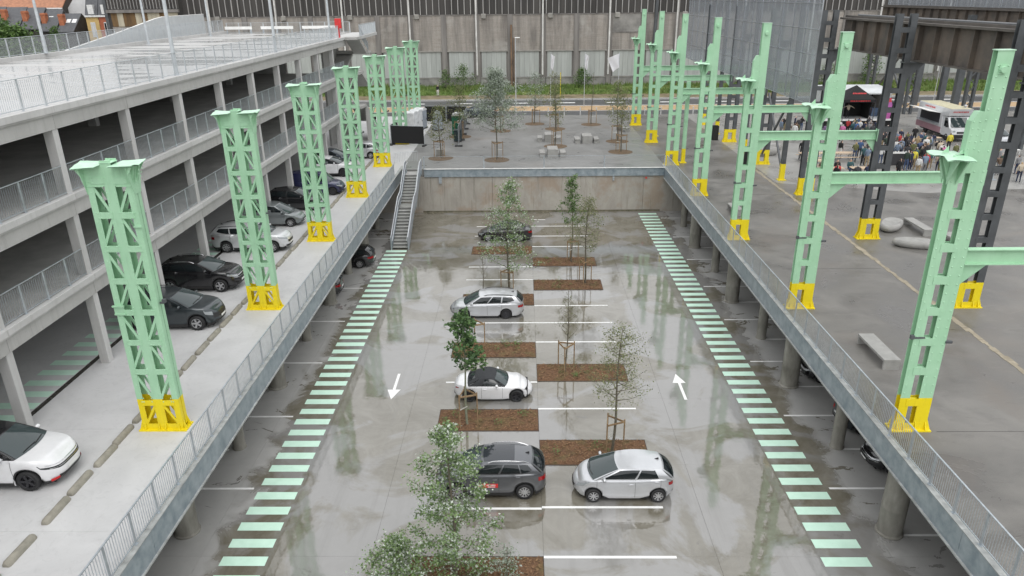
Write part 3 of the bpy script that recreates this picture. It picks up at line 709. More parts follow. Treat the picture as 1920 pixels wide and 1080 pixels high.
for k in range(1, 7):
    copytree(colL, (-13.0+.035*k, 22.1+10.78*k, Z4), 0, 'mint green riveted lattice column with yellow base, %s from the camera on the left deck' % ORD[k])
put('splice_plate', MB().box(-.78, -.40, -.05, -.012, 4.55, 4.60).box(-.80, -.40, -.08, -.012, 4.85, 4.9).box(-.77, -.42, -.03, -.012, 4.6, 4.85).box(.5, .78, -.05, -.012, 7.62, 7.67).mesh('splice_plate', GREEN), colL)
# ------------------------------------------------------------------ mint crane columns along the right plaza
def laddercol(name, label, mat, base_mat, loc, xl, xr, dep, ztop_l, ztop_r, group):
    t = thing(name, label, 'column', loc, 0, group)
    for m, z0, z1 in ((base_mat, .15, 1.3), (mat, 1.3, None)):
        a = z1 or ztop_l; c = z1 or ztop_r
        put('left_leg', MB().box(xl[0], xl[1], 0, .02, z0, a).box(xl[0], xl[1], dep-.02, dep, z0, a).box((xl[0]+xl[1])/2-.012, (xl[0]+xl[1])/2+.012, .02, dep-.02, z0, a).mesh('left_leg', m), t)
        put('right_leg', MB().box(xr[0], xr[1], 0, .022, z0, c).box(xr[0], xr[1], dep-.022, dep, z0, c).box((xr[0]+xr[1])/2-.015, (xr[0]+xr[1])/2+.015, .022, dep-.022, z0, c-.01).box(xr[1]-.015, xr[1], .022, dep-.022, z0, c).mesh('right_leg', m), t)
    nb = int((min(ztop_l, 8.6)-1.2)/1.11)+1 if name == 'crane_column' else int((ztop_l-1.2)/1.11)+1
    for k in range(nb):
        z = 1.24+1.11*k; m = base_mat if k == 0 else mat; zz = 1.12 if k == 0 else z
        for yy in (-.012, dep+.001):
            put('batten', MB().box(xl[1]-.1, xr[0]+.1, yy, yy+.011, zz-.14, zz+.14).mesh('batten', m), t)
        put('batten_web', MB().box(xl[1]-.02, xr[0]+.02, .05, dep-.05, zz+.08, zz+.1).mesh('batten_web', m), t)
    b = MB().box(xl[0]-.14, xr[1]+.14, -.14, dep+.14, 0, .05)
    for x, s in ((xl[0], -1), (xr[1], 1)):
        for yy in (.0, dep-.03): b.prism([(x,.05),(x+s*.15,.05),(x,.45)], yy, yy+.03, 'y')
    for x in (xl[0]+.05, xl[1]-.05, xr[0]+.06, xr[1]-.06):
        b.prism([(-.02,.05),(-.14,.05),(-.02,.36)], x-.015, x+.015, 'x')
    b.box(xl[0], xr[1], -.016, -.004, .05, .30)
    put('base_plate', b.mesh('base_plate', base_mat), t)
    return t
colR = laddercol('crane_column', 'mint green crane column with bracket and tall post, nearest the camera on the right', GREEN, YEL, (13.6, 22.0, Z4), (-.56, -.24), (.07, .54), .26, 9.75, 12.77, 'mint crane columns along the right plaza')
put('haunch', MB().box(-.24, .07, .0, .022, 9.2, 10.75).box(-.24, .07, .238, .26, 9.2, 10.75).add([(-.24,0,10.75),(.07,0,10.75),(.07,0,11.05),(-.10,0,11.05),(-.24,.26,10.75),(.07,.26,10.75),(.07,.26,11.05),(-.10,.26,11.05)], [(0,1,2,3),(7,6,5,4),(0,3,7,4),(3,2,6,7)]).box(-.255, -.24, .0, .26, 9.8, 10.78).mesh('haunch', GREEN), colR)
put('bracket', MB().prism([(-.24,8.9),(-.56,8.9),(-.86,9.70),(-.24,9.70)], .02, .05, 'y').prism([(-.24,8.9),(-.56,8.9),(-.86,9.70),(-.24,9.70)], .21, .24, 'y')
    .prism([(.0,8.85),(-.46,9.70),(.0,9.70)], -.62, -.59, 'x').prism([(.0,8.85),(-.46,9.70),(.0,9.70)], -.34, -.31, 'x').prism([(.26,8.85),(.26,9.70),(.7,9.70)], -.62, -.59, 'x').bar((-.3,-.03,9.0), (.05,-.03,9.62), .03, .1, (1,0,0)).mesh('bracket', GREEN), colR)
P = [[(-1.0+.86*j/5, -.52+1.28*i/5, 9.74+.05*math.sin(1.3*i+j)*(1-j/5)-.05*(i == 0)) for j in range(6)] for i in range(6)]
b = MB().grid(P); b.grid([[(x, y, z-.03) for x, y, z in r] for r in P], flip=True)
put('bearing_plate', b.mesh('bearing_plate', PLATE, 60), colR)
put('gusset', MB().prism([(-.75,9.78),(-.55,9.78),(-.58,9.98)], .3, .33, 'y').prism([(-.4,9.78),(-.2,9.78),(-.3,9.9)], .05, .08, 'y').mesh('gusset', GREEN), colR)
put('post_cap', MB().box(.05, .56, -.02, .28, 12.77, 12.80).mesh('post_cap', PLATE), colR)
put('post_bolt', MB().lathe([(0,-.10),(.09,-.10),(.11,-.02),(.11,0)], 10, (.30, 0, 12.25), 'y').box(.2, .4, -.03, 0, 12.12, 12.38).mesh('post_bolt', GREEN), colR)
rv = MB()
for k in range(36):
    z = 1.5+.31*k
    for x in (.16, .45): oct_rivet(rv, x, 0, z, .028)
    if z < 9: oct_rivet(rv, -.47, 0, z, .024)
for k in range(5):
    for x in (-.18, 0.0): oct_rivet(rv, x, 0, 9.95+.2*k, .024)
for k in range(7):
    for q in (-.36, -.48): oct_rivet(rv, q-.02*k, .02, 9.0+.09*k, .022)
put('rivets', rv.mesh('rivets', GREEN), colR, kind='stuff')
put('strap', MB().box(-.60, -.2, -.03, -.02, 3.6, 3.66).box(-.68, -.56, -.05, .05, 3.58, 3.72).box(.52, .74, -.04, .06, 3.42, 3.5).mesh('strap', DARK), colR)
for k in range(1, 7):
    copytree(colR, (13.6-.05*k, 22.0+10.75*k, Z4), 0, 'mint green crane column with bracket and tall post, %s from the camera on the right' % ORD[k])
def ibeam(L, h=.52, w=.26): return MB().box(0, L, -w/2, w/2, h-.03, h).box(0, L, -w/2, w/2, 0, .03).box(0, L, -.012, .012, .03, h-.03)
for k in range(7):
    x0 = 14.16-.05*k; L = 21.0-x0
    t = thing('tie_beam', 'mint green steel tie beam from the %s crane column to the dark frame' % ORD[k], 'beam', (x0, 22.13+10.75*k, Z4+6.2), 0, 'mint tie beams')
    put('i_beam', ibeam(L).mesh('i_beam', GREEN), t)
    put('knee_plate', MB().prism([(0,0),(.8,0),(0,-.75)], -.012, .012, 'y').mesh('knee_plate', GREEN), t)
    put('knee_plate', MB().prism([(L,0),(L,-.75),(L-.6,0)], -.012, .012, 'y').mesh('knee_plate', GREEN), t)
    put('end_plate', MB().box(L, L+.03, -.2, .2, -.1, .62).mesh('end_plate', GREEN), t)
# slender secondary mint posts between the far columns
for i, (x, y) in enumerate(((14.6, 66.0), (14.4, 79.5))):
    t = thing('mint_post', 'slender mint green post with yellow foot beside the far crane columns, %s of two' % ('nearer' if i == 0 else 'farther'), 'post', (x, y, Z4))
    put('shaft', MB().box(-.16, .16, -.15, .15, 1.3, 7.2).mesh('shaft', GREEN), t); put('foot', MB().box(-.16, .16, -.15, .15, .05, 1.3).box(-.3, .3, -.28, .28, 0, .05).mesh('foot', YEL), t)
# ------------------------------------------------------------------ dark crane hall frame
dk = laddercol('dark_column', 'dark grey ladder column with yellow base, nearest to the camera', DARK, YEL, (21.55, 22.0, Z4), (-.5, -.12), (.32, .68), .28, 13.2, 13.2, 'dark hall columns')
put('girder_bracket', MB().prism([(.68,9.6),(1.6,10.55),(.68,10.55)], .1, .16, 'y').prism([(.68,9.6),(1.6,10.55),(.68,10.55)], .2, .26, 'y').box(.3, 1.7, -.1, .4, 10.55, 10.62).mesh('girder_bracket', DARK), dk)
for k in range(1, 7):
    copytree(dk, (21.55-.04*k, 22.0+10.75*k, Z4), 0, 'dark grey ladder column with yellow base, %s along the row from the camera' % ORD[k])
for i, y in enumerate((59.1, 70.0, 80.6)):
    t = thing('wind_post', 'single dark wind post with yellow foot under the translucent wall, %s from the camera' % ORD[i], 'post', (21.3, y, Z4), 0, 'wind posts')
    put('shaft', MB().box(-.17, .17, -.15, .15, 1.35, 15).mesh('shaft', DARK), t); put('foot', MB().box(-.19, .19, -.17, .17, .05, 1.35).box(-.33, .33, -.3, .3, 0, .05).mesh('foot', YEL), t)
t = thing('cross_brace', 'dark diagonal cross bracing between two hall columns', 'brace', (21.3, 64.9, Z4))
for a, b in (((0,-.2,1.0),(0,-5.4,6.3)), ((0,-5.4,1.0),(0,-.2,6.3))): put('brace_bar', MB().bar(a, b, .14, .14).mesh('brace_bar', DARK), t)
RUST = M('rusty_girder', (.085,.079,.073), .7, .35, .8, col2=(.15,.12,.095), bmp=.2, bscale=12)
RUSTF = M('rusty_flange', (.09,.08,.07), .7, .3, 1.2)
def girder(lab, x, y0, y1, zt, h):
    t = thing('crane_girder', lab, 'girder', (x, y0, zt-h)); n = int(round((y1-y0)/1.8)); s = (y1-y0)/n
    for k in range(n):
        w = put('web_plate', MB().box(-.015, .015, s*k+.003, s*k+s-.003, .05, h-.06).mesh('web_plate', RUST), t)
        put('stiffener', MB().box(-.28, -.016, s*k, s*k+.03, .05, h-.06).mesh('stiffener', RUST), w)
    put('top_flange', MB().box(-.42, .42, 0, y1-y0, h-.06, h+.06).mesh('top_flange', RUSTF), t)
    put('bottom_flange', MB().box(-.32, .32, 0, y1-y0, -.03, .05).mesh('bottom_flange', RUSTF), t)
    put('rail', MB().box(-.06, .06, 0, y1-y0, h+.06, h+.2).mesh('rail', RUSTF), t)
girder('rusty plate girder on the near row of dark columns', 22.75, 33.0, 54.6, 16.65, 2.0)
girder('rusty plate girder on the near row nearest the camera', 22.75, 22.2, 32.9, 16.65, 2.0)
girder('dark plate girder across the far side of the crane hall', 47.6, 60, 103, 16.5, 1.9)
t = thing('service_rail', 'grey walkway pipe rail running along the rusty girder', 'railing', (23.6, 22.2, 16.7))
put('pipe', MB().tube([(0,0,.15),(0,32.4,.15)], .06, 8).mesh('pipe', M('dull_pipe', (.16,.165,.17), .6), 40), t); put('pipe', MB().tube([(.5,0,.1),(.5,32.4,.1)], .05, 8).mesh('pipe', MATS['dull_pipe'], 40), t)
# lattice columns of the far row
def lattice(lab, x, y, h, w=.8):
    t = thing('lattice_mast', lab, 'column', (x, y, Z4), 0, 'far dark lattice columns')
    for q in (-w/2, w/2): put('leg', MB().box(q-.13, q+.13, -.2, .2, 0, h).mesh('leg', DARK), t)
    n = int(h/.8)
    for k in range(n):
        a, b = (-w/2, w/2) if k % 2 else (w/2, -w/2); put('lacing', MB().bar((a, -.1, k*.8), (b, -.1, k*.8+.8), .08, .1, (1,0,0)).mesh('lacing', DARK), t)
for i, (x, y) in enumerate(((48.2, 104.5), (48.2, 93.2), (48.6, 81.6), (48.6, 70.8))): lattice('dark lattice column of the far row, %s from the back' % ORD[i], x, y, 11.2)
for i, (x, y) in enumerate(((50.9, 91.2), (46.4, 80.2), (53, 101))):
    t = thing('dark_post', 'plain dark steel post behind the food truck, %s of three' % ORD[i], 'post', (x, y, Z4))
    put('shaft', MB().box(-.32, .32, -.25, .25, 0, 12).box(-.34, -.3, -.3, .3, 0, 12).mesh('shaft', DARK), t)
t = thing('portal_brace', 'dark diagonal braces between far lattice columns', 'brace', (48.2, 93.5, Z4))
for a, b in (((0,.3,.5),(0,10.6,10)), ((0,.3,10),(0,10.6,.5))): put('brace_bar', MB().bar(a, b, .18, .18).mesh('brace_bar', DARK), t)
# ------------------------------------------------------------------ translucent polycarbonate wall
def poly():
    m = bpy.data.materials.new('polycarbonate'); m.use_nodes = True; nt = m.node_tree; nt.nodes.clear(); MATS['polycarbonate'] = m
    o = nt.nodes.new('ShaderNodeOutputMaterial'); tr = nt.nodes.new('ShaderNodeBsdfTransparent'); tr.inputs[0].default_value = (.80,.83,.86,1)
    df = nt.nodes.new('ShaderNodeBsdfPrincipled'); df.inputs['Roughness'].default_value = .16
    w = nt.nodes.new('ShaderNodeTexWave'); w.wave_type = 'BANDS'; w.bands_direction = 'Y'; w.inputs['Scale'].default_value = 3.1; w.inputs['Distortion'].default_value = 0
    nt.links.new(pos(nt), w.inputs[0])
    nt.links.new(mixc(nt, w.outputs['Fac'], (.40,.415,.435), (.50,.515,.535)), df.inputs['Base Color'])
    mx = nt.nodes.new('ShaderNodeMixShader'); f = math_(nt, 'MULTIPLY_ADD', w.outputs['Fac'], .08); f.node.inputs[2].default_value = .34
    nt.links.new(f, mx.inputs[0]); nt.links.new(tr.outputs[0], mx.inputs[1]); nt.links.new(df.outputs[0], mx.inputs[2]); nt.links.new(mx.outputs[0], o.inputs[0])
    return m
POLY = poly()
def polywall(lab, x, y0, ncol, nrow, z0, pw=2.69, ph=1.72):
    t = thing('translucent_wall', lab, 'wall', (x, y0, z0))
    pm = MB().box(-.02, .02, .03, pw-.03, .03, ph-.03).mesh('sheet', POLY); al = M('aluminium', (.38,.40,.42), .4, .1, 3, metal=.5)
    hr = MB().box(-.04, .04, 0, pw, -.022, .022).mesh('glazing_bar', al)
    for i in range(ncol):
        for j in range(nrow):
            put('sheet', pm, t, (0, pw*i, ph*j)); put('glazing_bar', hr, t, (0, pw*i, ph*j))
    for i in range(ncol+1): put('mullion', MB().box(-.04, .04, -.018, .018, 0, ph*nrow).mesh('mullion', al), t, (0, pw*i, 0))
    for j in range(0): put('inner_purlin', MB().box(.36, .44, 0, pw*ncol, j*ph+.6, j*ph+.72).mesh('inner_purlin', DARK), t)
polywall('large translucent polycarbonate wall hanging from the dark hall frame', 20.9, 54.3, 16, 6, 10.75)
t = thing('roof_truss', 'dark steel roof truss members at the top right of the crane hall', 'truss', (47.6, 60, 19.2))
for k in range(8): put('truss_bar', MB().bar((0, k*5.4, 0), (0, k*5.4+2.7, 2.2), .16, .16).mesh('truss_bar', DARK), t); put('truss_bar', MB().bar((0, k*5.4+2.7, 2.2), (0, k*5.4+5.4, 0), .16, .16).mesh('truss_bar', DARK), t)
polywall('far translucent wall strip above the dark girder', 48.2, 60, 16, 2, 16.7, 2.69, 1.9)
# ------------------------------------------------------------------ old industrial hall at the back
def brickmat():
    m, nt, b = newmat('sooty_brick')
    v = pos(nt); sw = nt.nodes.new('ShaderNodeSeparateXYZ'); nt.links.new(v, sw.inputs[0]); cb = nt.nodes.new('ShaderNodeCombineXYZ')
    nt.links.new(sw.outputs[0], cb.inputs[0]); nt.links.new(sw.outputs[2], cb.inputs[1])
    bk = nt.nodes.new('ShaderNodeTexBrick'); bk.inputs['Scale'].default_value = 4.2; nt.links.new(cb.outputs[0], bk.inputs[0])
    for i, c in ((1, (.33,.29,.255)), (2, (.25,.22,.195)), (3, (.34,.32,.30))): bk.inputs[i].default_value = rgba(c)
    row = noise(nt, 1.0, 6, .7, vec=pos(nt, (.35, 1, 3.5))); st = noise(nt, .5, 7, .7, vec=pos(nt, (1.2, 1, .12)), dist=.5)
    c = mixc(nt, ramp(nt, row, [(.35, 0.), (.7, .55)]), bk.outputs[0], (.42,.40,.37))
    c = mixc(nt, ramp(nt, st, [(.42, 0.), (.64, .8)]), c, (.13,.12,.112))
    c = mixc(nt, ramp(nt, noise(nt, .16, 5, .65), [(.55, 0.), (.68, .55)]), c, (.43,.415,.39))
    nt.links.new(c, b.inputs['Base Color']); b.inputs['Roughness'].default_value = .9
    bump(nt, b, bk.outputs['Fac'], .4, .03); return m
BRICK = brickmat()
CLAD = M('dark_cladding', (.045,.042,.04), .8, .4, .7, streak=(1.5,1,.12), col2=(.075,.07,.066))
RIBM = M('pale_rib', (.33,.32,.31), .7, .35, 1.2, streak=(1,1,.2))
PIL = M('sooty_pilaster', (.19,.178,.168), .85, .35, .8, streak=(1.5,1,.15))
SHEETW = M('fibreglass_sheet', (.37,.385,.37), .45, .12, 1.2, streak=(2,1,.2), orand=.18)
SILL = M('stone_band', (.27,.26,.24), .8, .25, 1)
BASEW = M('patched_plinth', (.26,.25,.24), .85, .5, .5, col2=(.33,.32,.30))
HY = 124.0
hall = thing('industrial_hall', 'long grey brick and corrugated industrial hall behind the road', 'building', (0, HY, Z4))
put('core', MB().box(-66.3, 88, .5, 26, 0, 24).mesh('core', CLAD), hall)
B0 = -12.11-5.375*9
for k in range(25):
    x0 = B0+5.375*k; x1 = x0+4.03
    if x0 < -58: continue
    put('brick_panel', MB().box(x0-.25, x1+.25, .12, .5, 6.05, 11.45).mesh('brick_panel', BRICK), hall)
    put('plinth_panel', MB().box(x0-.2, x1+.2, .08, .5, 0, 1.72).mesh('plinth_panel', BASEW), hall)
    put('window_head', MB().box(x0-.3, x1+.3, .05, .5, 5.86, 6.05).mesh('window_head', SILL), hall)
    put('sill', MB().box(x0-.2, x1+.2, 0, .5, 1.72, 1.82).mesh('sill', SILL), hall)
    put('band', MB().box(x0-.25, x1+.25, .05, .5, 11.45, 11.6).mesh('band', PIL), hall)
    if k == 14: put('lintel_repair', MB().box(x0-.25, x1+.25, .06, .12, 8.6, 8.75).mesh('lintel_repair', PIL), hall); put('repair_panel', MB().box(x0-.2, x1+.2, .09, .12, 8.76, 11.4).mesh('repair_panel', BASEW), hall)
    w = put('window', MB().box(x0-.262, x1+.267, .3, .42, 1.82, 5.86).mesh('window', PIL), hall)
    for j in range(5): put('window_sheet', MB().box(x0+j*.806+.012, x0+j*.806+.794, .2+.02*(j % 2), .28, 1.86, 5.82).mesh('window_sheet', SHEETW), w)
    xp = x0-.67
    put('pilaster', MB().box(xp-.41, xp+.41, 0 if k % 2 else .06, .5, 0, 11.6).mesh('pilaster', PIL), hall)
    if k % 2 == 0:
        put('downpipe', MB().tube([(xp-.1, -.18, 2.2), (xp-.1, -.18, 24)], .14, 8).mesh('downpipe', M('white_pipe', (.6,.59,.57), .6, .2, 1), 40), hall)
        put('bracket', MB().bbox(xp+.7, xp+1.5, -.25, .1, 11.0, 11.7, .08).mesh('bracket', SILL), hall)
for k in range(142):
    x = -55.8+1.01*k
    put('rib', MB().box(x-.06, x+.06, -.06, .12, 11.62, 24).mesh('rib', RIBM), hall)
    put('clad_sheet', MB().box(x+.062, x+.95, .1, .2, 11.62, 24).mesh('clad_sheet', CLAD), hall)
put('rusty_pipe', MB().tube([(-1.85, -.35, 0), (-1.85, -.35, 10)], .16, 8).tube([(-1.45, -.3, 0), (-1.45, -.3, 8)], .09, 8).mesh('rusty_pipe', M('rust_pipe', (.17,.11,.07), .8, .4, 1), 40), hall)
put('black_pipe', MB().tube([(21.2, -.3, 4), (21.6, -.3, 24)], .28, 8).mesh('black_pipe', DARK, 40), hall)
# rusty annexe at the left end of the hall
t = thing('rusty_annexe', 'rust and cream striped corrugated annexe at the left end of the hall', 'building', (-66.3, HY-1.5, Z4))
put('wall', MB().box(0, 11.6, .3, 2.0, 0, 24).mesh('wall', CLAD), t)
ca, cbn = M('cream_sheet', (.42,.38,.29), .7, .2, 1, streak=(2,1,.2)), M('rust_sheet', (.13,.075,.035), .8, .5, 1.2, streak=(2,1,.2), col2=(.20,.12,.05))
for k in range(11): put('striped_sheet', MB().box(.5+k*.98, .5+k*.98+.96, .15, .3, 10.4, 12.4).mesh('striped_sheet', ca if k % 3 == 1 or k in (6, 9) else cbn), t)
put('gutter', MB().box(0, 11.6, -.2, .3, 12.45, 12.9).mesh('gutter', PIL), t)
put('lower_wall', MB().box(.4, 11.4, .2, .3, 8, 10.35).mesh('lower_wall', BRICK), t)
for k in range(22): put('rib', MB().box(.3+k*.52, .36+k*.52, .12, .3, 13, 24).mesh('rib', RIBM), t)
put('corner_post', MB().box(-.5, 0, .2, 2, 0, 24).mesh('corner_post', DARK), t)
# ------------------------------------------------------------------ street houses in the top left corner
SLATE = M('slate_roof', (.085,.088,.095), .6, .25, 2, bmp=.3, bscale=6); TILE = M('clay_tiles', (.36,.17,.10), .8, .25, 2, bmp=.3, bscale=8)
CHIM = M('chimney_brick', (.42,.15,.075), .85, .25, 3); RENDW = M('white_render', (.62,.62,.62), .8, .1, .8); YELW = M('yellow_render', (.62,.44,.18), .8, .1, 1); REDB = M('red_brick', (.42,.13,.07), .85, .2, 2)
DKW = M('dark_wall', (.06,.055,.05), .85, .3, 1); WINF = M('white_frame', (.75,.75,.74), .5); PANE = glass('dark_pane', (.03,.035,.04))
def house(lab, x0, x1, y, ez, rz, wallm, roofm, depth=8, chim=None, name='row_house', sky=0, eave=None):
    t = thing(name, lab, 'house', (x0, y, Z4), 0, None); w = x1-x0; e, r = ez-Z4, rz-Z4
    put('wall', MB().box(0, w, 0, depth, 0, e).mesh('wall', wallm), t)
    rf = put('roof', MB().prism([(-.3,e-.1),(depth/2,r),(depth+.3,e-.1),(depth+.3,e+.1),(depth/2,r+.25),(-.3,e+.1)], -.02, w+.02, 'x').mesh('roof', roofm), t)
    put('gable', MB().prism([(0,e),(depth,e),(depth/2,r)], .01, .15, 'x').mesh('gable', wallm), t); put('gable', MB().prism([(0,e),(depth,e),(depth/2,r)], w-.15, w-.01, 'x').mesh('gable', wallm), t)
    if chim is not None:
        put('chimney', MB().bbox(chim-.45, chim+.45, 1.0, 1.9, e+.3, e+3.1, .04).box(chim-.5, chim+.5, .95, 1.95, e+2.7, e+2.85).mesh('chimney', CHIM), rf)
    k = (r-e)/(depth/2)
    for q in range(sky):
        xx = w*(.3+.35*q); put('skylight', MB().prism([(1.2,e+1.2*k+.22),(2.3,e+2.3*k+.22),(2.3,e+2.3*k+.30),(1.2,e+1.2*k+.30)], xx, xx+.8, 'x').mesh('skylight', WINF), rf)
    if eave: put('gutter', MB().box(-.1, w+.1, -.55, -.3, e-.15, e+.1).mesh('gutter', WINF), t)
    return t
for i, (x0, x1, ez, rz, sk) in enumerate(((-100, -95.2, 14.2, 17.2, 0), (-95.1, -91.4, 13.9, 17.1, 0), (-91.3, -88.0, 13.6, 17.0, 0), (-87.9, -84.8, 13.2, 16.6, 1), (-84.7, -81.6, 13.0, 15.9, 2))):
    house('dark slate roofed row house with brick chimney, %s from the left' % ORD[i], x0, x1, 138.5, ez, rz, DKW, SLATE, 7, .5, sky=sk)
house('house with orange tiled roof and white gutter in the top left corner', -104, -89.6, 150, 17.0, 21, DKW, TILE, 9, None, 'tiled_house', eave=True)
t = house('white rendered gable house behind the slate roofs', -90.5, -83.2, 152, 15.4, 20.6, RENDW, TILE, 7, None, 'white_house')
put('side_gable', MB().prism([(.2,8),(7.1,8),(7.1,11.6),(3.9,16.4),(.2,12.2)], -.3, -.05, 'y').mesh('side_gable', RENDW), t)
for i, (x0, x1, wm, nm) in enumerate(((-80.4, -78.1, YELW, 'narrow yellow townhouse with white window and slate mansard'), (-78.0, -75.4, REDB, 'narrow red brick townhouse with white window and slate mansard'))):
    t = thing('townhouse', nm, 'house', (x0, 141, Z4)); w = x1-x0
    put('wall', MB().box(0, w, 0, 8, 0, 11.7).mesh('wall', wm), t); put('cornice', MB().box(-.05, w+.05, -.25, 0, 11.5, 11.8).mesh('cornice', WINF), t)
    rf = put('roof', MB().prism([(-.1,11.8),(1.2,14.6),(7,14.6),(8,11.8)], 0, w, 'x').mesh('roof', SLATE), t)
    d = put('dormer', MB().box(w*.3, w*.75, -.1, 1.2, 12.0, 13.6).mesh('dormer', WINF), rf)
    wn = put('window', MB().box(w*.3, w*.68, -.06, .05, 8.0, 10.6).mesh('window', WINF), t)
    for q in (0, 1): put('pane', MB().box(w*.33+q*w*.17, w*.46+q*w*.17, -.08, -.06, 8.15, 10.45).mesh('pane', PANE if i else RENDW), wn)
    put('tile_top', MB().prism([(1.2,14.6),(4,16.6),(7,14.6)], 0, w, 'x').mesh('tile_top', TILE), rf)
# ------------------------------------------------------------------ trees
def leafmat(name, stops, rough=.55, trans=.25):
    m, nt, b = newmat(name); g = nt.nodes.new('ShaderNodeNewGeometry')
    nt.links.new(ramp(nt, g.outputs['Random Per Island'], stops), b.inputs['Base Color']); b.inputs['Roughness'].default_value = rough
    b.inputs['Specular IOR Level'].default_value = .35
    tr = nt.nodes.new('ShaderNodeBsdfTranslucent'); nt.links.new(ramp(nt, g.outputs['Random Per Island'], stops), tr.inputs[0])
    mx = nt.nodes.new('ShaderNodeMixShader'); mx.inputs[0].default_value = trans
    nt.links.new(b.outputs[0], mx.inputs[1]); nt.links.new(tr.outputs[0], mx.inputs[2]); nt.links.new(mx.outputs[0], nt.nodes['Material Output'].inputs[0]); return m
LPOP = leafmat('poplar_leaves', [(0, (.09,.14,.055)), (.4, (.16,.25,.085)), (.66, (.24,.33,.15)), (.76, (.40,.46,.37)), (1, (.60,.64,.57))])
LSIL = leafmat('silver_leaves', [(0, (.13,.17,.11)), (.4, (.24,.285,.21)), (1, (.46,.5,.45))])
LMAP = leafmat('maple_leaves', [(0, (.04,.08,.03)), (.6, (.08,.15,.05)), (1, (.14,.23,.08))])
LOLI = leafmat('olive_leaves', [(0, (.09,.115,.045)), (.6, (.17,.195,.08)), (1, (.27,.26,.13))])
LGRN = leafmat('green_leaves', [(0, (.045,.09,.025)), (.6, (.10,.18,.045)), (1, (.17,.26,.08))])
BARK = M('bark', (.13,.115,.085), .9, .35, 12, bmp=.3, bscale=30); BARKG = M('smooth_bark', (.20,.21,.15), .8, .25, 10)
def tree(label, loc, H, prof, nbr, nleaf, ls, leaf, seed, name='young_tree', bark=BARK, tr=.06, clump=.16, asp=.62, up=.6, twig=True, cat='tree', group=None):
    """prof: list of (relative height, crown radius)."""
    rnd = random.Random(seed); hs_, rs_ = [p[0]*H for p in prof], [p[1] for p in prof]
    R = lambda z: float(np.interp(z, hs_, rs_))
    t = thing(name, label, cat, loc, 0, group)
    lean = (rnd.uniform(-.03, .03), rnd.uniform(-.03, .03)); ph = rnd.uniform(0, 6)
    ax = lambda z: Vector((lean[0]*z+.05*math.sin(z*1.1+ph), lean[1]*z+.05*math.cos(z*.9+ph), z))
    n = 12
    put('trunk', MB().tube([ax(H*.97*i/n) for i in range(n+1)], [tr*(1-.9*i/n)+.006 for i in range(n+1)], 8).mesh('trunk', bark, 60), t)
    br = MB(); anchors = []
    z0 = hs_[0]
    for i in range(nbr):
        q = (i+rnd.random()*.8)/nbr; z = z0+(H*.96-z0)*q**1.05; a = i*2.4+rnd.uniform(-.5, .5)
        L = max(.15, R(min(H, z+up*R(z)))*rnd.uniform(.65, 1.1)*(1+.28*math.sin(a*2+z*2.1+seed))); zz = up*L*rnd.uniform(.6, 1.2)
        p0 = ax(z); d = Vector((math.cos(a), math.sin(a), 0)); e = p0+d*L+Vector((0, 0, zz)); mid = p0.lerp(e, .5)+Vector((0, 0, -.06*L))+d*.03
        br.tube([p0, mid, e], [max(.007, tr*.38*(1-q)+.006), .008, .004], 5, False)
        anchors += [(p0.lerp(mid, .6), .5, d), (mid, .9, d), (mid.lerp(e, .5), 1., d), (e, 1., d)]
        if twig:
            for k in range(3):
                s = mid.lerp(e, rnd.uniform(-.3, .9)); dd = (d+Vector((rnd.uniform(-.9, .9), rnd.uniform(-.9, .9), rnd.uniform(-.2, .9)))).normalized(); f = s+dd*L*rnd.uniform(.25, .5)
                br.tube([s, f], [.006, .003], 4, False); anchors += [(s.lerp(f, .6), 1., dd), (f, 1., dd)]
    put('branches', br.mesh('branches', bark, 60), t, kind='stuff')
    if nleaf:
        vs = np.zeros((nleaf*4, 3)); A = [a for a in anchors]
        for i in range(nleaf):
            p, w, d = A[rnd.randrange(len(A))]
            c = p+Vector((rnd.gauss(0, clump), rnd.gauss(0, clump), rnd.gauss(0, clump*.8)))
            u = Vector((rnd.gauss(0, 1), rnd.gauss(0, 1), rnd.gauss(-.2, .6))).normalized(); v = u.cross(Vector((rnd.gauss(0, .6), rnd.gauss(0, .6), 1))).normalized()
            s = ls*rnd.uniform(.6, 1.25); w_ = u.cross(v)*s*.12
            vs[4*i] = c-u*s*.5; vs[4*i+1] = c+v*s*asp*.5+w_; vs[4*i+2] = c+u*s*.5; vs[4*i+3] = c-v*s*asp*.5+w_
        me = bpy.data.meshes.new('crown'); me.from_pydata(vs.tolist(), [], [(4*i, 4*i+1, 4*i+2, 4*i+3) for i in range(nleaf)]); me.materials.append(leaf)
        put('crown', me, t, kind='stuff')
    return t
def stakes(lab, x, y, z, h=1.75, w=.95, rot=.5, n=3):
    t = thing('tree_stakes', lab, 'tree support', (x, y, z), rot, 'wooden tree supports')
    ps = [(w/2*math.cos(a), w/2*math.sin(a)) for a in [2*math.pi*i/n+.3 for i in range(n)]]
    for i, (a, b) in enumerate(ps):
        put('stake', MB().tube([(a, b, 0), (a, b, h)], .032, 8).mesh('stake', WOOD, 40), t)
        c, d = ps[(i+1) % n]; put('cross_rail', MB().bar((a, b, h-.12), (c, d, h-.12), .03, .08).mesh('cross_rail', WOOD), t)
    put('tie_strap', MB().bar((ps[0][0], ps[0][1], h*.55), (0, 0, h*.55), .01, .05).mesh('tie_strap', M('strap_white', (.55,.55,.5), .7)), t)
tree('large silvery poplar tree at the bottom edge of the picture', (-2.35, 19.0, .03), 6.25, [(.0, 1.3), (.12, 1.55), (.28, 1.0), (.42, 1.35), (.55, 1.0), (.68, 1.25), (.82, .6), (.9, .7), (1, .2)], 42, 8800, .09, LPOP, 11, 'poplar_tree', tr=.07, clump=.115, asp=.8)
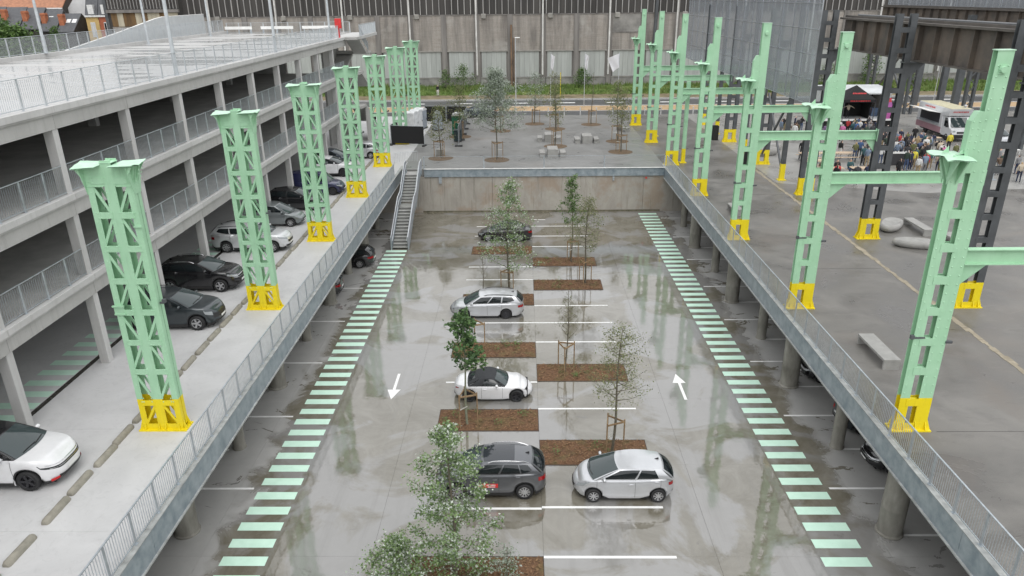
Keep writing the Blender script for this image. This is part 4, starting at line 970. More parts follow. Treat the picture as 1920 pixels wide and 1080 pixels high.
tree('low leafy poplar shoots at the bottom edge beside the silvery poplar', (-4.25, 18.7, .03), 2.0, [(.0, .7), (.5, .8), (.8, .6), (1, .2)], 22, 3600, .088, LPOP, 12, 'poplar_shrub', tr=.03, clump=.16, asp=.8, cat='shrub')
tree('small silvery shoots in the bottom mulch bed', (-.55, 18.9, .03), 1.5, [(.1, .4), (.6, .4), (1, .1)], 10, 500, .09, LSIL, 13, 'poplar_shrub', tr=.02, clump=.13, cat='shrub')
tree('young dark-leaved tree between the roadster and the estate car', (-2.62, 28.6, .03), 5.85, [(.46, .6), (.54, .85), (.62, .55), (.78, .6), (.92, .35), (1, .1)], 17, 950, .19, LMAP, 21, 'maple_tree', bark=BARKG, tr=.055, clump=.13, asp=.85, up=.9)
tree('airy olive-leaved tree behind the silver hatchback', (3.75, 26.3, .03), 6.25, [(.42, .5), (.52, 1.6), (.66, 1.35), (.8, .9), (1, .25)], 34, 2900, .085, LOLI, 22, 'thin_tree', tr=.06, clump=.16, asp=.5, up=.45)
tree('nearly bare sapling in the right mulch bed', (2.15, 33.5, .03), 4.8, [(.4, .45), (.6, .5), (.8, .35), (1, .1)], 22, 130, .08, LOLI, 23, 'bare_sapling', tr=.04, clump=.1, up=1.3)
tree('full green poplar tree behind the silver estate car', (-1.05, 44.3, .03), 7.8, [(.22, .9), (.36, 1.55), (.5, 1.6), (.65, 1.3), (.82, 1.0), (1, .25)], 38, 4600, .115, LPOP, 24, 'poplar_tree', tr=.07, clump=.15, asp=.75)
tree('tall young green tree with thin top near the far mulch beds', (3.55, 50.5, .03), 6.6, [(.42, .5), (.55, .85), (.7, .8), (.85, .5), (1, .15)], 22, 1700, .13, LGRN, 25, tr=.05, clump=.13, asp=.7, up=.9)
tree('airy olive tree beside the tall young green tree', (4.15, 46.2, .03), 6.2, [(.4, .5), (.52, 1.45), (.68, 1.3), (.82, .8), (1, .2)], 32, 2900, .10, LOLI, 26, 'thin_tree', tr=.06, clump=.17, asp=.5, up=.5)
tree('leafless sapling beside the silver estate car', (-2.65, 42.9, .03), 3.9, [(.4, .3), (.7, .35), (1, .1)], 12, 25, .07, LOLI, 27, 'bare_sapling', tr=.03, clump=.1, up=1.5)
for x, y, lab in ((-2.62, 28.6, 'behind the white roadster at the dark-leaved tree'), (3.75, 26.3, 'at the airy tree behind the silver hatchback'), (2.15, 33.5, 'at the bare sapling'), (-1.05, 44.3, 'at the full green poplar'), (4.15, 46.2, 'at the airy olive tree'), (3.55, 50.5, 'at the tall young green tree'), (-2.65, 36.2, 'in the mulch bed behind the roadster')):
    stakes('wooden tree stake frame '+lab, x, y, .03, rot=x)
PT = [(-2.5, 67.8, 8.3, 'silver', 'large silvery grey tree at the plaza edge'), (-7.9, 68.8, 5.0, 'olive', 'small thin tree at the left of the plaza edge'), (9.55, 71.1, 6.0, 'thin', 'airy tree in the front pit on the right of the plaza'), (9.9, 76.6, 6.2, 'olive', 'airy tree in the rear pit on the right of the plaza'),
      (3.3, 74.2, 6.2, 'thin', 'thin sapling between the concrete picnic tables'), (3.7, 84.6, 6.4, 'thin', 'thin sapling behind the concrete picnic tables'), (8.1, 87.4, 6.0, 'bare', 'bare sapling near the bollards'), (-6.9, 80.0, 5.6, 'olive', 'small olive tree beside the green toilet'), (1.4, 88.2, 6.0, 'silver2', 'slim silvery tree near the road'), (-2.6, 83.5, 6.5, 'silver2', 'silvery tree behind the large plaza tree')]
PIT = M('pit_mulch', (.13,.09,.055), .95, .4, 9)
for i, (x, y, H, k, lab) in enumerate(PT):
    kw = {'silver': ([(.30, 1.5), (.45, 2.4), (.65, 2.3), (.82, 1.6), (1, .5)], 52, 8000, .16, LSIL), 'silver2': ([(.3, .8), (.5, 1.3), (.75, 1.0), (1, .3)], 24, 1100, .16, LSIL), 'olive': ([(.3, .8), (.5, 1.2), (.7, 1.0), (1, .2)], 24, 1300, .15, LOLI), 'thin': ([(.35, .6), (.55, 1.1), (.75, .8), (1, .2)], 20, 800, .15, LOLI), 'bare': ([(.4, .4), (.7, .5), (1, .1)], 10, 30, .1, LOLI)}[k]
    tree(lab, (x, y, Z4+.03), H, *kw, 40+i, 'plaza_tree', tr=.06, clump=.22, up=.6)
    stakes('stake frame at the '+lab, x, y, Z4+.03, 1.7, 1.2, i)
    c = MB(); rn = random.Random(i); ring = [(1.2*math.cos(2*math.pi*j/28), 1.2*math.sin(2*math.pi*j/28)) for j in range(28)]
    c.add([(0, 0, .06)]+[(a*.6, b*.6, .05+rn.uniform(-.015, .015)) for a, b in ring]+[(a, b, .005) for a, b in ring], [(0, 1+j, 1+(j+1) % 28) for j in range(28)]+[(1+j, 29+j, 29+(j+1) % 28, 1+(j+1) % 28) for j in range(28)])
    put('tree_pit', c.mesh('tree_pit', PIT, 60), None, (x, y, Z4+.004), 0, 'round pit of the '+lab, 'tree pit', 'round tree pits')
def bush(lab, x, y, z, H, r, n, leaf, seed, ls=.22): tree(lab, (x, y, z), H, [(.0, r*.8), (.4, r), (.8, r*.6), (1, r*.2)], 26, n, ls, leaf, seed, 'bush', tr=.05, clump=.3, cat='bush')
bush('dark round bush against the hall wall', 9.6, 121.5, 4.2, 3.2, 1.7, 1500, LGRN, 61); bush('light green bush left of the plaza trees', -9.6, 120, 4.2, 4.0, 2.0, 1300, LGRN, 62); bush('tall weedy bush beside the light green bush', -12.5, 121, 4.2, 3.0, 1.3, 700, LGRN, 63)
bush('bush behind the dark post at the far right', 62, 120, 4.2, 3.6, 2.2, 1300, LGRN, 64); bush('climbing bush by the window seen under the girder', 56, 122, 4.2, 6.0, 1.3, 1200, LGRN, 65, .3); bush('second bush seen under the girder', 49, 121, 4.2, 4, 1.5, 900, LGRN, 66)
for i, (x, y, H, r) in enumerate(((-91, 127, 13.5, 4.2), (-86.5, 125, 11.4, 3.8), (-82.5, 124, 10.2, 3.0), (-97, 127, 15.3, 4.4))):
    tree(['dense green tree below the slate roofs', 'green tree right of the dense one behind the garage', 'smaller green tree beside the townhouses', 'tall green tree at the left picture edge'][i], (x, y, Z4), H, [(.2, r), (.5, r*1.05), (.8, r*.8), (1, r*.3)], 60, 5200, .5, LGRN, 70+i, 'garden_tree', tr=.25, clump=.7, asp=.8)
tree('small pale conifer in front of the yellow townhouse', (-77.6, 126, Z4), 10.6, [(.3, 1.6), (.7, 1.1), (1, .2)], 40, 1500, .35, LGRN, 76, 'garden_tree', tr=.15, clump=.3)
# ------------------------------------------------------------------ cars
GLASSD = glass('car_glass', (.012,.016,.018), .02); GLASSW = glass('windscreen_glass', (.035,.05,.052), .02)
LAMPW = glass('head_lamp', (.30,.32,.33), .05); LAMPR = glass('tail_lamp', (.30,.012,.015), .08); TRIM = M('black_trim', (.02,.02,.021), .5, .2, 6)
PLATEW = M('number_plate', (.72,.72,.70), .5, .05, 4); SEAM = M('panel_gap', (.03,.03,.032), .7)
RIMS = M('alloy_silver', (.5,.5,.51), .3, .08, 6, metal=.8); RIMD = M('alloy_dark', (.05,.05,.055), .35, .1, 6, metal=.6); SEATM = M('cabin_dark', (.02,.02,.022), .8)
WHEELS = {}
def wheel_meshes(r, style):
    k = (round(r, 3), style)
    if k in WHEELS: return WHEELS[k]
    w = .105; ri = r*.66
    ty = MB().lathe([(ri, -w*.85), (ri*1.08, -w), (r*.93, -w), (r*.985, -w*.8), (r, -w*.4), (r, w*.4), (r*.985, w*.8), (r*.93, w), (ri*1.08, w), (ri, w*.85)], 28, axis='y').mesh('tyre', RUBBER, 50)
    b = MB().lathe([(ri*1.02, w*.86), (ri*.95, w*.9), (ri*.93, w*.6), (ri*.9, w*.3), (0, w*.25)], 24, axis='y', mi=1)
    b.lathe([(ri*1.03, w*.84), (ri*.99, w*.97), (ri*.93, w*.92), (ri*.92, w*.7)], 24, axis='y')
    n = {'silver': 8, 'dark': 5, 'two': 5, 'ten': 10, 'steel': 0}[style]
    for i in range(n):
        a = 2*math.pi*i/n; c, s = math.cos(a), math.sin(a); hw = ri*(.62/n+.05)
        P = []
        for rr, q in ((ri*.12, .80), (ri*.55, .86), (ri*.95, .82)):
            f = hw*(.9 if rr < ri*.5 else 1.)
            P.append([(c*rr-s*f, w*q, s*rr+c*f), (c*rr+s*f, w*q, s*rr-c*f)])
        b.grid(P); b.grid([[(x, y-w*.25, z) for x, y, z in r_] for r_ in P], flip=True)
        b.grid([[P[i2][0], (P[i2][0][0], P[i2][0][1]-w*.25, P[i2][0][2])] for i2 in range(3)]); b.grid([[P[i2][1], (P[i2][1][0], P[i2][1][1]-w*.25, P[i2][1][2])] for i2 in range(3)], flip=True)
    if n == 0: b.lathe([(ri*.92, w*.75), (ri*.7, w*.85), (ri*.45, w*.7), (ri*.3, w*.85), (0, w*.9)], 24, axis='y')
    b.lathe([(ri*.17, w*.7), (ri*.17, w*.88), (0, w*.9)], 12, axis='y')
    rim = b.mesh('rim', [RIMS if style in ('silver', 'ten') else RIMD if style in ('dark', 'steel') else RIMS, RIMD], 40)
    WHEELS[k] = (ty, rim); return WHEELS[k]
def smooth(xs, ys, n=200):
    x = np.linspace(xs[0], xs[-1], n); y = np.interp(x, xs, ys); k = np.ones(15)/15; yp = np.pad(y, 7, mode='edge'); return x, np.convolve(yp, k, 'valid')
EPS = [0, .0002, .0008, .002, .004, .008, .014, .024, .04, .06, .09, .13, .18]
CARS = {}
def car(name, label, loc, ang, pc, L=4.3, W=1.78, H=1.47, wb=2.6, fo=.82, r=.315, gc=.19, sh=((0,.60),(.07,.72),(.20,.84),(.30,.93),(.60,.97),(.85,1.0),(.96,.98),(1,.90)), cab=(.27,.46,.86,.965), nf=3.4, nr=4.6, wr=.77,
        wins=((.07,.44),(.475,.74),(.77,.93)), rim='silver', clad=False, rails=None, roofm=None, sunroof=False, hl=(.075,.185,.70,.90), tl=(.065,.165,.60,.84), grille=(.075,.46,.66), softtop=False, mirr=None, red=False, badge=False, crown=.055, sticker=False, gm=None, vwin=(.10,.88), hoodb=.0, group=None, rearw=(.86,.10,.90), hlm=None, intake=.105, fplate=True):
    t = thing(name, label, 'car', loc, ang, group); a = L/2; hw = W/2
    xs_, ys_ = smooth([p[0]*L for p in sh], [p[1]*H/1.47 if H < 1.6 else p[1]*1.09 for p in sh])
    zs = lambda x: float(np.interp(a-x, xs_, ys_)); xw = (a-fo, a-fo-wb); Ra = r+.055
    def zb(x, s=1):
        z = gc+.10*max(0, abs(x)/a-.86)/.14
        for c in xw:
            d = abs(x-c)
            if d < Ra: z = max(z, r+math.sqrt(Ra*Ra-d*d))
        return z
    us = [1-e for e in EPS]
    for c in xw: us += [(c+Ra*q)/a for q in (1.0, .985, .94, .86, .74, .58, .38, .18, 0, -.18, -.38, -.58, -.74, -.86, -.94, -.985, -1.0)]
    us += [.72, .3, .2, .1, 0, -.1, -.2, -.3, -.72]+[-1+e for e in EPS]
    us = sorted(set(round(u, 5) for u in us), reverse=True)
    hh = [max(0, 1-abs(u)**(nf if u > 0 else nr))**(1/(nf if u > 0 else nr)) for u in us]
    S_ = [0, .06, .16, .3, .45, .6, .74, .86, .94, 1]
    wsc = lambda s: float(np.interp(s, [0, .08, .3, .55, .7, .86, .95, 1], [.94, .97, .995, 1., .995, .975, .95, .91]))
    dfr = lambda s: float(np.interp(s, [0, .12, .35, .55, .75, .9, 1], [-.12, -.03, 0, -.01, -.06, -.13, -.22])); drr = lambda s: float(np.interp(s, [0, .12, .4, .6, .8, 1], [-.12, -.02, 0, -.02, -.05, -.10]))
    def pt_(u, h, s, side):
        x = u*a+(dfr(s)*abs(u)**7 if u > 0 else -drr(s)*abs(u)**7); y = side*h*hw*wsc(s)
        z0 = zb(u*a) if h > .55 else gc+.06; return Vector((x, y, z0+(max(z0+.12, zs(u*a))-z0)*s))
    qs = [0.]
    for i in range(1, len(us)): qs.append(qs[-1]+math.hypot((us[i]-us[i-1])*a, (hh[i]-hh[i-1])*hw))
    tot = qs[-1]; qs = [q/tot for q in qs]
    def Sf(q, s, side): return pt_(float(np.interp(q, qs, us)), float(np.interp(q, qs, hh)), s, side)
    def qx(x): return float(np.interp(-x/a, [-u for u in us], qs))
    def Nf(q, s, side):
        d1 = Sf(min(1, q+.004), s, side)-Sf(max(0, q-.004), s, side); d2 = Sf(q, min(1, s+.02), side)-Sf(q, max(0, s-.02), side)
        n = d1.cross(d2); n = n.normalized() if n.length > 1e-9 else Vector((1, 0, 0))
        c = Sf(q, s, side); return n if n.dot(Vector((c.x*.3, c.y, 0))+Vector((c.x**3*.2, 0, 0))) > 0 else -n
    def patch(nm, q0, q1, s0, s1, side, m, off=.007, nq=7, ns=4, s0b=None, s1b=None, parent=None, both=False):
        b = MB()
        for sd in ((-1, 1) if both else (side,)):
            P = []
            for i in range(nq+1):
                f = i/nq; q = q0+(q1-q0)*f; lo = s0+((s0b if s0b is not None else s0)-s0)*f; hi = s1+((s1b if s1b is not None else s1)-s1)*f
                P.append([Sf(q, lo+(hi-lo)*j/ns, sd)+Nf(q, lo+(hi-lo)*j/ns, sd)*off for j in range(ns+1)])
            b.grid(P, flip=(sd < 0))
        return put(nm, b.mesh(nm, m, 60), parent or t)
    # body shell
    b = MB()
    for sd in (1, -1): b.grid([[pt_(u, h, s, sd) for s in S_] for u, h in zip(us, hh)], flip=(sd < 0))
    T = []
    for u, h in zip(us, hh):
        p = pt_(u, h, 1, 1); cw = crown+hoodb*max(0, u)*(1-u)*2
        T.append([(p.x, p.y*w, p.z+cw*(1-abs(w)**2.4)*min(1, (1-abs(u))*9+.05)) for w in (1, .92, .75, .5, .25, 0, -.25, -.5, -.75, -.92, -1)])
    b.grid(T)
    put('body', b.mesh('body', pc, 38), t)
    put('underbody', MB().box(-a+.25, a-.25, -hw+.30, hw-.30, gc-.02, .62).box(xw[1]+Ra+.02, xw[0]-Ra-.02, -hw+.06, hw-.06, gc-.01, gc+.25).mesh('underbody', SEATM), t)
    # greenhouse
    xc, xf, xr, xb = [a-c*L for c in cab]; zr = H
    wbt = lambda x: hw*.925*(1-.10*max(0, -x/a-.55)/.45-.03*max(0, x/a)); wrf = lambda u: hw*wr*(1-.05*abs(2*u-1)**2-(.05 if u > .8 else 0))
    rz = lambda u: zr-.045-.10*max(0, .35-u)**1.6*3-.09*max(0, u-.5)**1.5*2.2
    def side(u, v, sd):
        xB = xc+(xb-xc)*u; B = Vector((xB, sd*wbt(xB), zs(xB)+.005)); xT = xf+(xr-xf)*u; Tt = Vector((xT, sd*wrf(u), rz(u)))
        p = B.lerp(Tt, v); p.y += sd*.028*math.sin(math.pi*v); return p
    us2 = [i/16 for i in range(17)]; vs2 = [i/6 for i in range(7)]
    g = MB(); rm = roofm or pc; gm_ = gm or pc
    for sd in (1, -1): g.grid([[side(u, v, sd) for v in vs2] for u in us2], flip=(sd < 0))
    put('pillars', g.mesh('pillars', gm_, 38), t)
    def roofp(u, w): return Vector((xf+(xr-xf)*u+(.09*(1-u)-.07*u)*(1-w*w), w*wrf(u), rz(u)+.045*(1-w*w)))
    put('roof', MB().grid([[roofp(u, w) for w in (1, .9, .7, .45, .2, 0, -.2, -.45, -.7, -.9, -1)] for u in us2]).mesh('roof', rm, 50), t)
    def shield(v, w, fr):
        u = 0 if fr else 1; bx = (xc if fr else xb); bow = .20 if fr else -.10
        Bt = Vector((bx+bow*(1-w*w), w*wbt(bx), zs(bx)+.01+.03*(1-w*w))); return Bt.lerp(roofp(u, w), v)+Vector(((.03 if fr else -.05)*math.sin(math.pi*v), 0, 0))
    ws = [-1+i/6 for i in range(13)]
    for fr in (True, False): put('window_frame', MB().grid([[shield(v, w, fr) for w in ws] for v in vs2], flip=not fr).mesh('window_frame', gm_ if not softtop else rm, 50), t)
    def shp(w0, v0, v1, fr, off):
        P = [[shield(v, w*w0, fr)+Vector((off if fr else -off, 0, off)) for w in ws] for v in [v0+(v1-v0)*i/6 for i in range(7)]]
        return MB().grid(P, flip=not fr)
    put('windscreen', shp(.93, .0, .965, True, .008).mesh('windscreen', GLASSW, 60), t)
    rw_ = put('rear_window', shp(rearw[0], rearw[1], rearw[2], False, .008).mesh('rear_window', GLASSD, 60), t)
    put('wiper', MB().bar(shield(.06, -.6, True)+Vector((.02, 0, .03)), shield(.10, .05, True)+Vector((.02, 0, .03)), .02, .02).bar(shield(.06, .0, True)+Vector((.02, 0, .03)), shield(.10, .6, True)+Vector((.02, 0, .03)), .02, .02).mesh('wiper', TRIM), t)
    for sd in (1, -1):
        for i, (u0, u1) in enumerate(wins):
            P = []
            for k in range(9):
                u = u0+(u1-u0)*k/8; v0 = vwin[0]; v1 = vwin[1]
                if i == len(wins)-1 and len(wins) > 2: v0 = vwin[0]+.30*(k/8)**2
                P.append([side(u, v0+(v1-v0)*j/4, sd)+Vector((0, sd*.007, .002)) for j in range(5)])
            put('side_window', MB().grid(P, flip=(sd < 0)).mesh('side_window', GLASSD, 60), t)
        x = (mirr or xc-.38); y = sd*(hw*.955+.09); z = zs(x)+.09
        mb = MB(); N = 8
        for i in range(7):
            f = -1+2*i/6; rr = math.sqrt(max(0.02, 1-f**4)); mb.v += []
        mb.grid([[(x+.07*math.cos(th)*math.sqrt(max(.03, 1-abs(f)**3)), y+sd*.10*f, z+.075*math.sin(th)*math.sqrt(max(.03, 1-abs(f)**3))) for th in [2*math.pi*k/N for k in range(N+1)]] for f in (-1, -.8, -.4, 0, .4, .8, 1)], flip=(sd < 0))
        mb.box(x-.02, x+.04, min(y-sd*.16, y-sd*.05), max(y-sd*.16, y-sd*.05), z-.06, z-.02)
        put('mirror', mb.mesh('mirror', pc, 60), t)
        for q0 in ((wins[0][1]+.018), (wins[1][1]+.02) if len(wins) > 1 else None):
            if q0 is None: continue
            xx = xc+(xb-xc)*q0; qq = qx(xx); patch('door_gap', qq-.0011, qq+.0011, .08, .985, sd, SEAM, .003, 1, 8)
            hb = Sf(qx(xx+.16), .80, sd); put('door_handle', MB().bbox(hb.x-.09, hb.x+.09, hb.y-.012 if sd > 0 else hb.y-.03, hb.y+.03 if sd > 0 else hb.y+.012, hb.z-.015, hb.z+.018, .008).mesh('door_handle', pc, 40), t)
        qq = qx(xc-.14*L/4.3+.02); patch('door_gap', qq-.0011, qq+.0011, .10, .93, sd, SEAM, .003, 1, 8)
        patch('headlight', hl[0], hl[1], hl[2], hl[3], sd, hlm or LAMPW, .008, 8, 3, s0b=hl[2]+.10, s1b=hl[3])
        patch('tail_light', 1-tl[0], 1-tl[1], tl[2], tl[3], sd, LAMPR, .008, 8, 3, s0b=tl[2]+.05, s1b=tl[3]-.02)
        if clad: patch('sill_cladding', qx(a*.93), qx(-a*.95), 0, .15, sd, TRIM, .012, 70, 2)
        if rails:
            pts = [side(u, 1, sd)+Vector((0, -sd*.05, .05+.02*math.sin(math.pi*(u-.12)/.8))) for u in [.10+.85*i/8 for i in range(9)]]; pts[0].z -= .05; pts[-1].z -= .05
            put('roof_rail', MB().tube(pts, .02, 6).mesh('roof_rail', rails, 60), t)
        if red: patch('red_accent', .105, .150, .10, .22, sd, M('red_accent', (.6,.02,.02), .4), .03, 4, 2)
    put('grille', MB().mesh('g', TRIM), t) if False else None
    patch('grille', 0, grille[0], grille[1], grille[2], 1, TRIM, .008, 6, 2, both=True)
    patch('lower_intake', 0, intake, .10, .26, 1, TRIM, .009, 6, 2, both=True)
    patch('rear_bumper_trim', 1-.0, 1-.11, .04, .20, 1, TRIM, .008, 6, 2, both=True)
    if fplate: patch('number_plate', 0, .042, .34, .48, 1, PLATEW, .022, 2, 1, both=True)
    patch('number_plate', 1, 1-.042, .46, .58, 1, PLATEW, .012, 2, 1, both=True)
    if badge: patch('chrome_strip', 0, .16, .80, .835, 1, CHROME, .016, 10, 1, both=True); patch('chrome_strip', .0, .14, .66, .69, 1, CHROME, .016, 10, 1, both=True)
    if sunroof:
        put('sunroof', MB().grid([[roofp(u, w*.80)+Vector((0, 0, .006)) for w in ws] for u in [.03+.62*i/6 for i in range(7)]]).mesh('sunroof', glass('sunroof_glass', (.03,.034,.04), .03), 60), t)
    if not softtop:
        p = roofp(.90, 0); put('aerial', MB().prism([(p.x+.10,p.z),(p.x-.08,p.z),(p.x-.07,p.z+.07)], -.02, .02, 'y').mesh('aerial', TRIM), t)
    if sticker:
        sd = sticker; s_ = M('red_sticker', (.62,.03,.03), .5); q0 = qx(.46); q1 = qx(-.30)
        st_ = patch('door_sticker', min(q0, q1), max(q0, q1), .42, .62, sd, s_, .006, 4, 2)
        for k in range(7):
            f = qx(.12-.05*k); patch('sticker_print', f-.003, f+.003, .52+.01*(k % 2), .58, sd, WHITE, .009, 1, 1, parent=st_)
        for k in range(6):
            f = qx(.08-.05*k); patch('sticker_print', f-.003, f+.003, .44, .49, sd, WHITE, .009, 1, 1, parent=st_)
        f = qx(.36); patch('sticker_print', f-.010, f+.010, .44, .60, sd, M('sticker_grey', (.35,.34,.33), .6), .009, 2, 2, parent=st_)
    ty, ri = wheel_meshes(r, rim)
    for cx in xw:
        for sd in (1, -1):
            w = put('wheel', ty, t, (cx, sd*(hw-.125), r), 0 if sd > 0 else math.pi); put('rim', ri, w)
    return t
SIL = paint('silver_paint', (.56,.57,.59), .45, .28); WHT = paint('white_car_paint', (.72,.72,.73), .0, .3); GRY = paint('grey_metallic', (.115,.12,.13), .5, .3); BLK = paint('black_paint', (.008,.008,.01), .2, .25)
DGR = paint('dark_slate_paint', (.032,.042,.048), .4, .3); BLU = paint('dark_blue_paint', (.018,.022,.075), .3, .3); SG = paint('grey_green_metallic', (.20,.22,.225), .5, .3); GRB = paint('blue_grey_paint', (.07,.085,.105), .4, .3); DKC = paint('dark_coupe_paint', (.03,.028,.03), .4, .3)
SOFT = M('soft_top_fabric', (.03,.032,.035), .85, .2, 6)
SUVSH = ((0,.80),(.04,.90),(.14,.97),(.27,1.03),(.6,1.04),(.85,1.07),(.97,1.04),(1,.95))
EST = ((.06,.36),(.385,.62),(.645,.90))
PI = math.pi
if not globals().get('CARTEST'):
    car('hatchback', 'silver five-door hatchback parked in the front right stall', (3.86, 23.9, 0), PI, SIL, 3.95, 1.70, 1.50, 2.51, .78, .295, sh=((0,.66),(.05,.80),(.14,.92),(.23,.99),(.6,1.0),(.85,1.03),(.97,1.0),(1,.88)), cab=(.20,.45,.86,.975), wins=((.07,.50),(.53,.82)), nf=3.1, rim='silver', hl=(.10,.215,.66,.90), tl=(.085,.165,.62,.84))
    car('crossover', 'grey crossover with glass roof and red door sticker half hidden by the silvery tree', (-1.35, 24.15, 0), PI, GRY, 4.40, 1.83, 1.62, 2.65, .88, .345, sh=SUVSH, cab=(.26,.44,.86,.965), wins=((.07,.43),(.46,.72),(.74,.91)), rim='ten', rails=CHROME, sunroof=True, clad=True, sticker=1)
    car('roadster', 'white roadster with black soft top parked behind the mulch bed', (-1.55, 31.45, 0), 0, WHT, 3.92, 1.735, 1.24, 2.31, .80, .31, gc=.15, sh=((0,.62),(.06,.72),(.18,.88),(.30,.96),(.42,1.0),(.7,1.02),(.88,1.0),(.97,.94),(1,.84)), cab=(.35,.485,.66,.80), wr=.70, wins=((.08,.62),), rim='dark', roofm=SOFT, gm=SOFT, softtop=True, nf=2.6, nr=2.9, hl=(.13,.185,.80,.88), tl=(.10,.15,.72,.84), grille=(.05,.20,.34), hoodb=.05, rearw=(.6,.25,.75), intake=.05, fplate=False, hlm=GLASSD)
    car('estate_car', 'silver estate car with roof rails beside the leafless sapling', (-2.3, 41.25, 0), PI, SIL, 4.56, 1.78, 1.50, 2.58, .90, .315, cab=(.23,.42,.885,.975), wins=EST, rim='steel', rails=TRIM, nf=3.0)
    car('coupe', 'dark coupe near the far wall half hidden by the poplar', (-1.5, 56.3, 0), PI, DKC, 4.44, 1.80, 1.42, 2.6, .85, .325, sh=((0,.58),(.07,.70),(.20,.85),(.30,.93),(.6,.97),(.8,1.0),(.95,.98),(1,.90)), cab=(.28,.46,.72,.86), wins=((.07,.52),(.55,.82)), roofm=SOFT, rim='silver')
    # upper left deck, noses towards the wheel stops
    car('crossover', 'white crossover with red front accents at the left edge of the deck', (-16.95, 19.5, Z4), 0, WHT, 4.5, 1.86, 1.67, 2.73, .95, .36, sh=SUVSH, clad=True, rim='dark', nf=4.0, roofm=BLK, gm=BLK, red=True, badge=True, hl=(.085,.20,.60,.74), hlm=GLASSD, grille=(.10,.60,.74))
    car('crossover', 'dark grey crossover with angular grille on the deck behind the nearest lattice column', (-16.6, 31.35, Z4), 0, DGR, 4.52, 1.87, 1.65, 2.68, .93, .36, sh=SUVSH, clad=True, rim='two', rails=TRIM, grille=(.12,.42,.74), hl=(.12,.19,.60,.84))
    car('crossover', 'black crossover with silver window line on the deck', (-17.3, 36.05, Z4), 0, BLK, 4.45, 1.84, 1.62, 2.68, .93, .355, sh=SUVSH, clad=True, rim='two', rails=CHROME, badge=True)
    car('estate_car', 'white and silver estate car with dark cladding on the deck', (-16.75, 42.4, Z4), 0, paint('pale_silver', (.62,.63,.64), .35, .3), 4.82, 1.86, 1.60, 2.82, .93, .345, cab=(.25,.43,.90,.98), wins=EST, clad=True, rails=TRIM, rim='silver', sh=SUVSH)
    car('hatchback', 'grey green hatchback with dark side strip on the deck', (-16.95, 47.6, Z4), 0, SG, 3.95, 1.69, 1.50, 2.48, .80, .29, cab=(.23,.45,.86,.97), wins=((.07,.47),(.50,.80)), rim='silver', nf=3.0)
    car('saloon', 'black car with dark roof behind the third lattice column', (-16.7, 51.6, Z4), 0, BLK, 4.3, 1.8, 1.52, 2.6, .88, .32, rim='two')
    car('small_van', 'dark blue van with tall body on the deck', (-16.2, 55.9, Z4), 0, BLU, 4.15, 1.72, 1.80, 2.69, .82, .31, sh=((0,.66),(.06,.78),(.18,.88),(.28,.95),(.6,.98),(1,.98)), cab=(.26,.42,.965,.995), wins=((.08,.38),), rim='steel', wr=.86)
    car('crossover', 'white crossover between the third and fourth lattice columns', (-16.85, 62.2, Z4), 0, WHT, 4.4, 1.84, 1.62, 2.65, .9, .345, sh=SUVSH, clad=True, rim='dark', gm=BLK)
    car('saloon', 'slate grey car with hood toward the columns at the far deck', (-17.6, 66.3, Z4), 0, GRB, 4.4, 1.8, 1.5, 2.6, .9, .32)
    car('estate_car', 'silver car facing inward beside the fourth lattice column', (-15.9, 69.6, Z4), PI, SIL, 4.4, 1.78, 1.5, 2.6, .9, .32, wins=EST)
    # parked on the lower level under the decks
    car('estate_car', 'black estate car backing out from under the left deck', (-13.35, 50.3, 0), PI, BLK, 4.7, 1.82, 1.46, 2.8, .92, .325, cab=(.26,.44,.88,.975), wins=EST, rim='silver')
    car('saloon', 'dark car mostly hidden under the left deck', (-14.3, 44.7, 0), PI, BLK, 4.4, 1.8, 1.46, 2.65, .9, .32)
    car('saloon', 'black car under the right deck next to the nearest thick column', (16.35, 25.6, 0), PI, BLK, 4.4, 1.8, 1.5, 2.65, .9, .32, badge=True)
    car('saloon', 'dark car showing its red tail light under the right deck', (16.4, 28.6, 0), 0, DGR, 4.4, 1.8, 1.5, 2.65, .9, .32)
    car('hatchback', 'dark car in shade under the right deck farther back', (16.2, 33.2, 0), PI, BLK, 4.0, 1.75, 1.5, 2.5, .8, .3)
    car('crossover', 'blue grey car parked by the road behind the plaza', (-5.6, 94.1, Z4), PI, GRB, 4.5, 1.84, 1.6, 2.7, .92, .345, sh=SUVSH, clad=True)
    car('estate_car', 'grey car behind the black mobile fence', (-10.2, 93.6, Z4), PI, GRY, 4.5, 1.8, 1.5, 2.7, .92, .32, wins=EST)
# ------------------------------------------------------------------ people
SKIN = [M('skin_light', (.52,.33,.25), .6, .06, 8), M('skin_tan', (.36,.21,.14), .6, .06, 8)]
HAIR = {'brown': M('hair_brown', (.05,.03,.018), .7), 'black': M('hair_black', (.012,.011,.011), .6), 'grey': M('hair_grey', (.32,.31,.30), .7), 'blond': M('hair_blond', (.36,.25,.12), .7), 'bald': SKIN[0]}
CLO = {'black': (.015,.015,.017), 'navy': (.02,.027,.06), 'grey': (.2,.2,.205), 'olive': (.12,.125,.05), 'blue': (.05,.10,.22), 'white': (.66,.66,.65), 'tan': (.32,.24,.14), 'purple': (.20,.13,.24), 'pink': (.5,.14,.30), 'red': (.42,.04,.04), 'yellow': (.6,.52,.06),
       'teal': (.04,.10,.11), 'orange': (.5,.20,.04), 'beige': (.50,.43,.33), 'pale blue': (.42,.52,.62), 'slate blue': (.17,.22,.30), 'dark green': (.035,.055,.04), 'brown': (.11,.075,.05), 'denim': (.06,.09,.17), 'charcoal': (.045,.045,.05)}
def cloth(n): return M('cloth_'+n.replace(' ', '_'), CLO[n], .85, .15, 12)
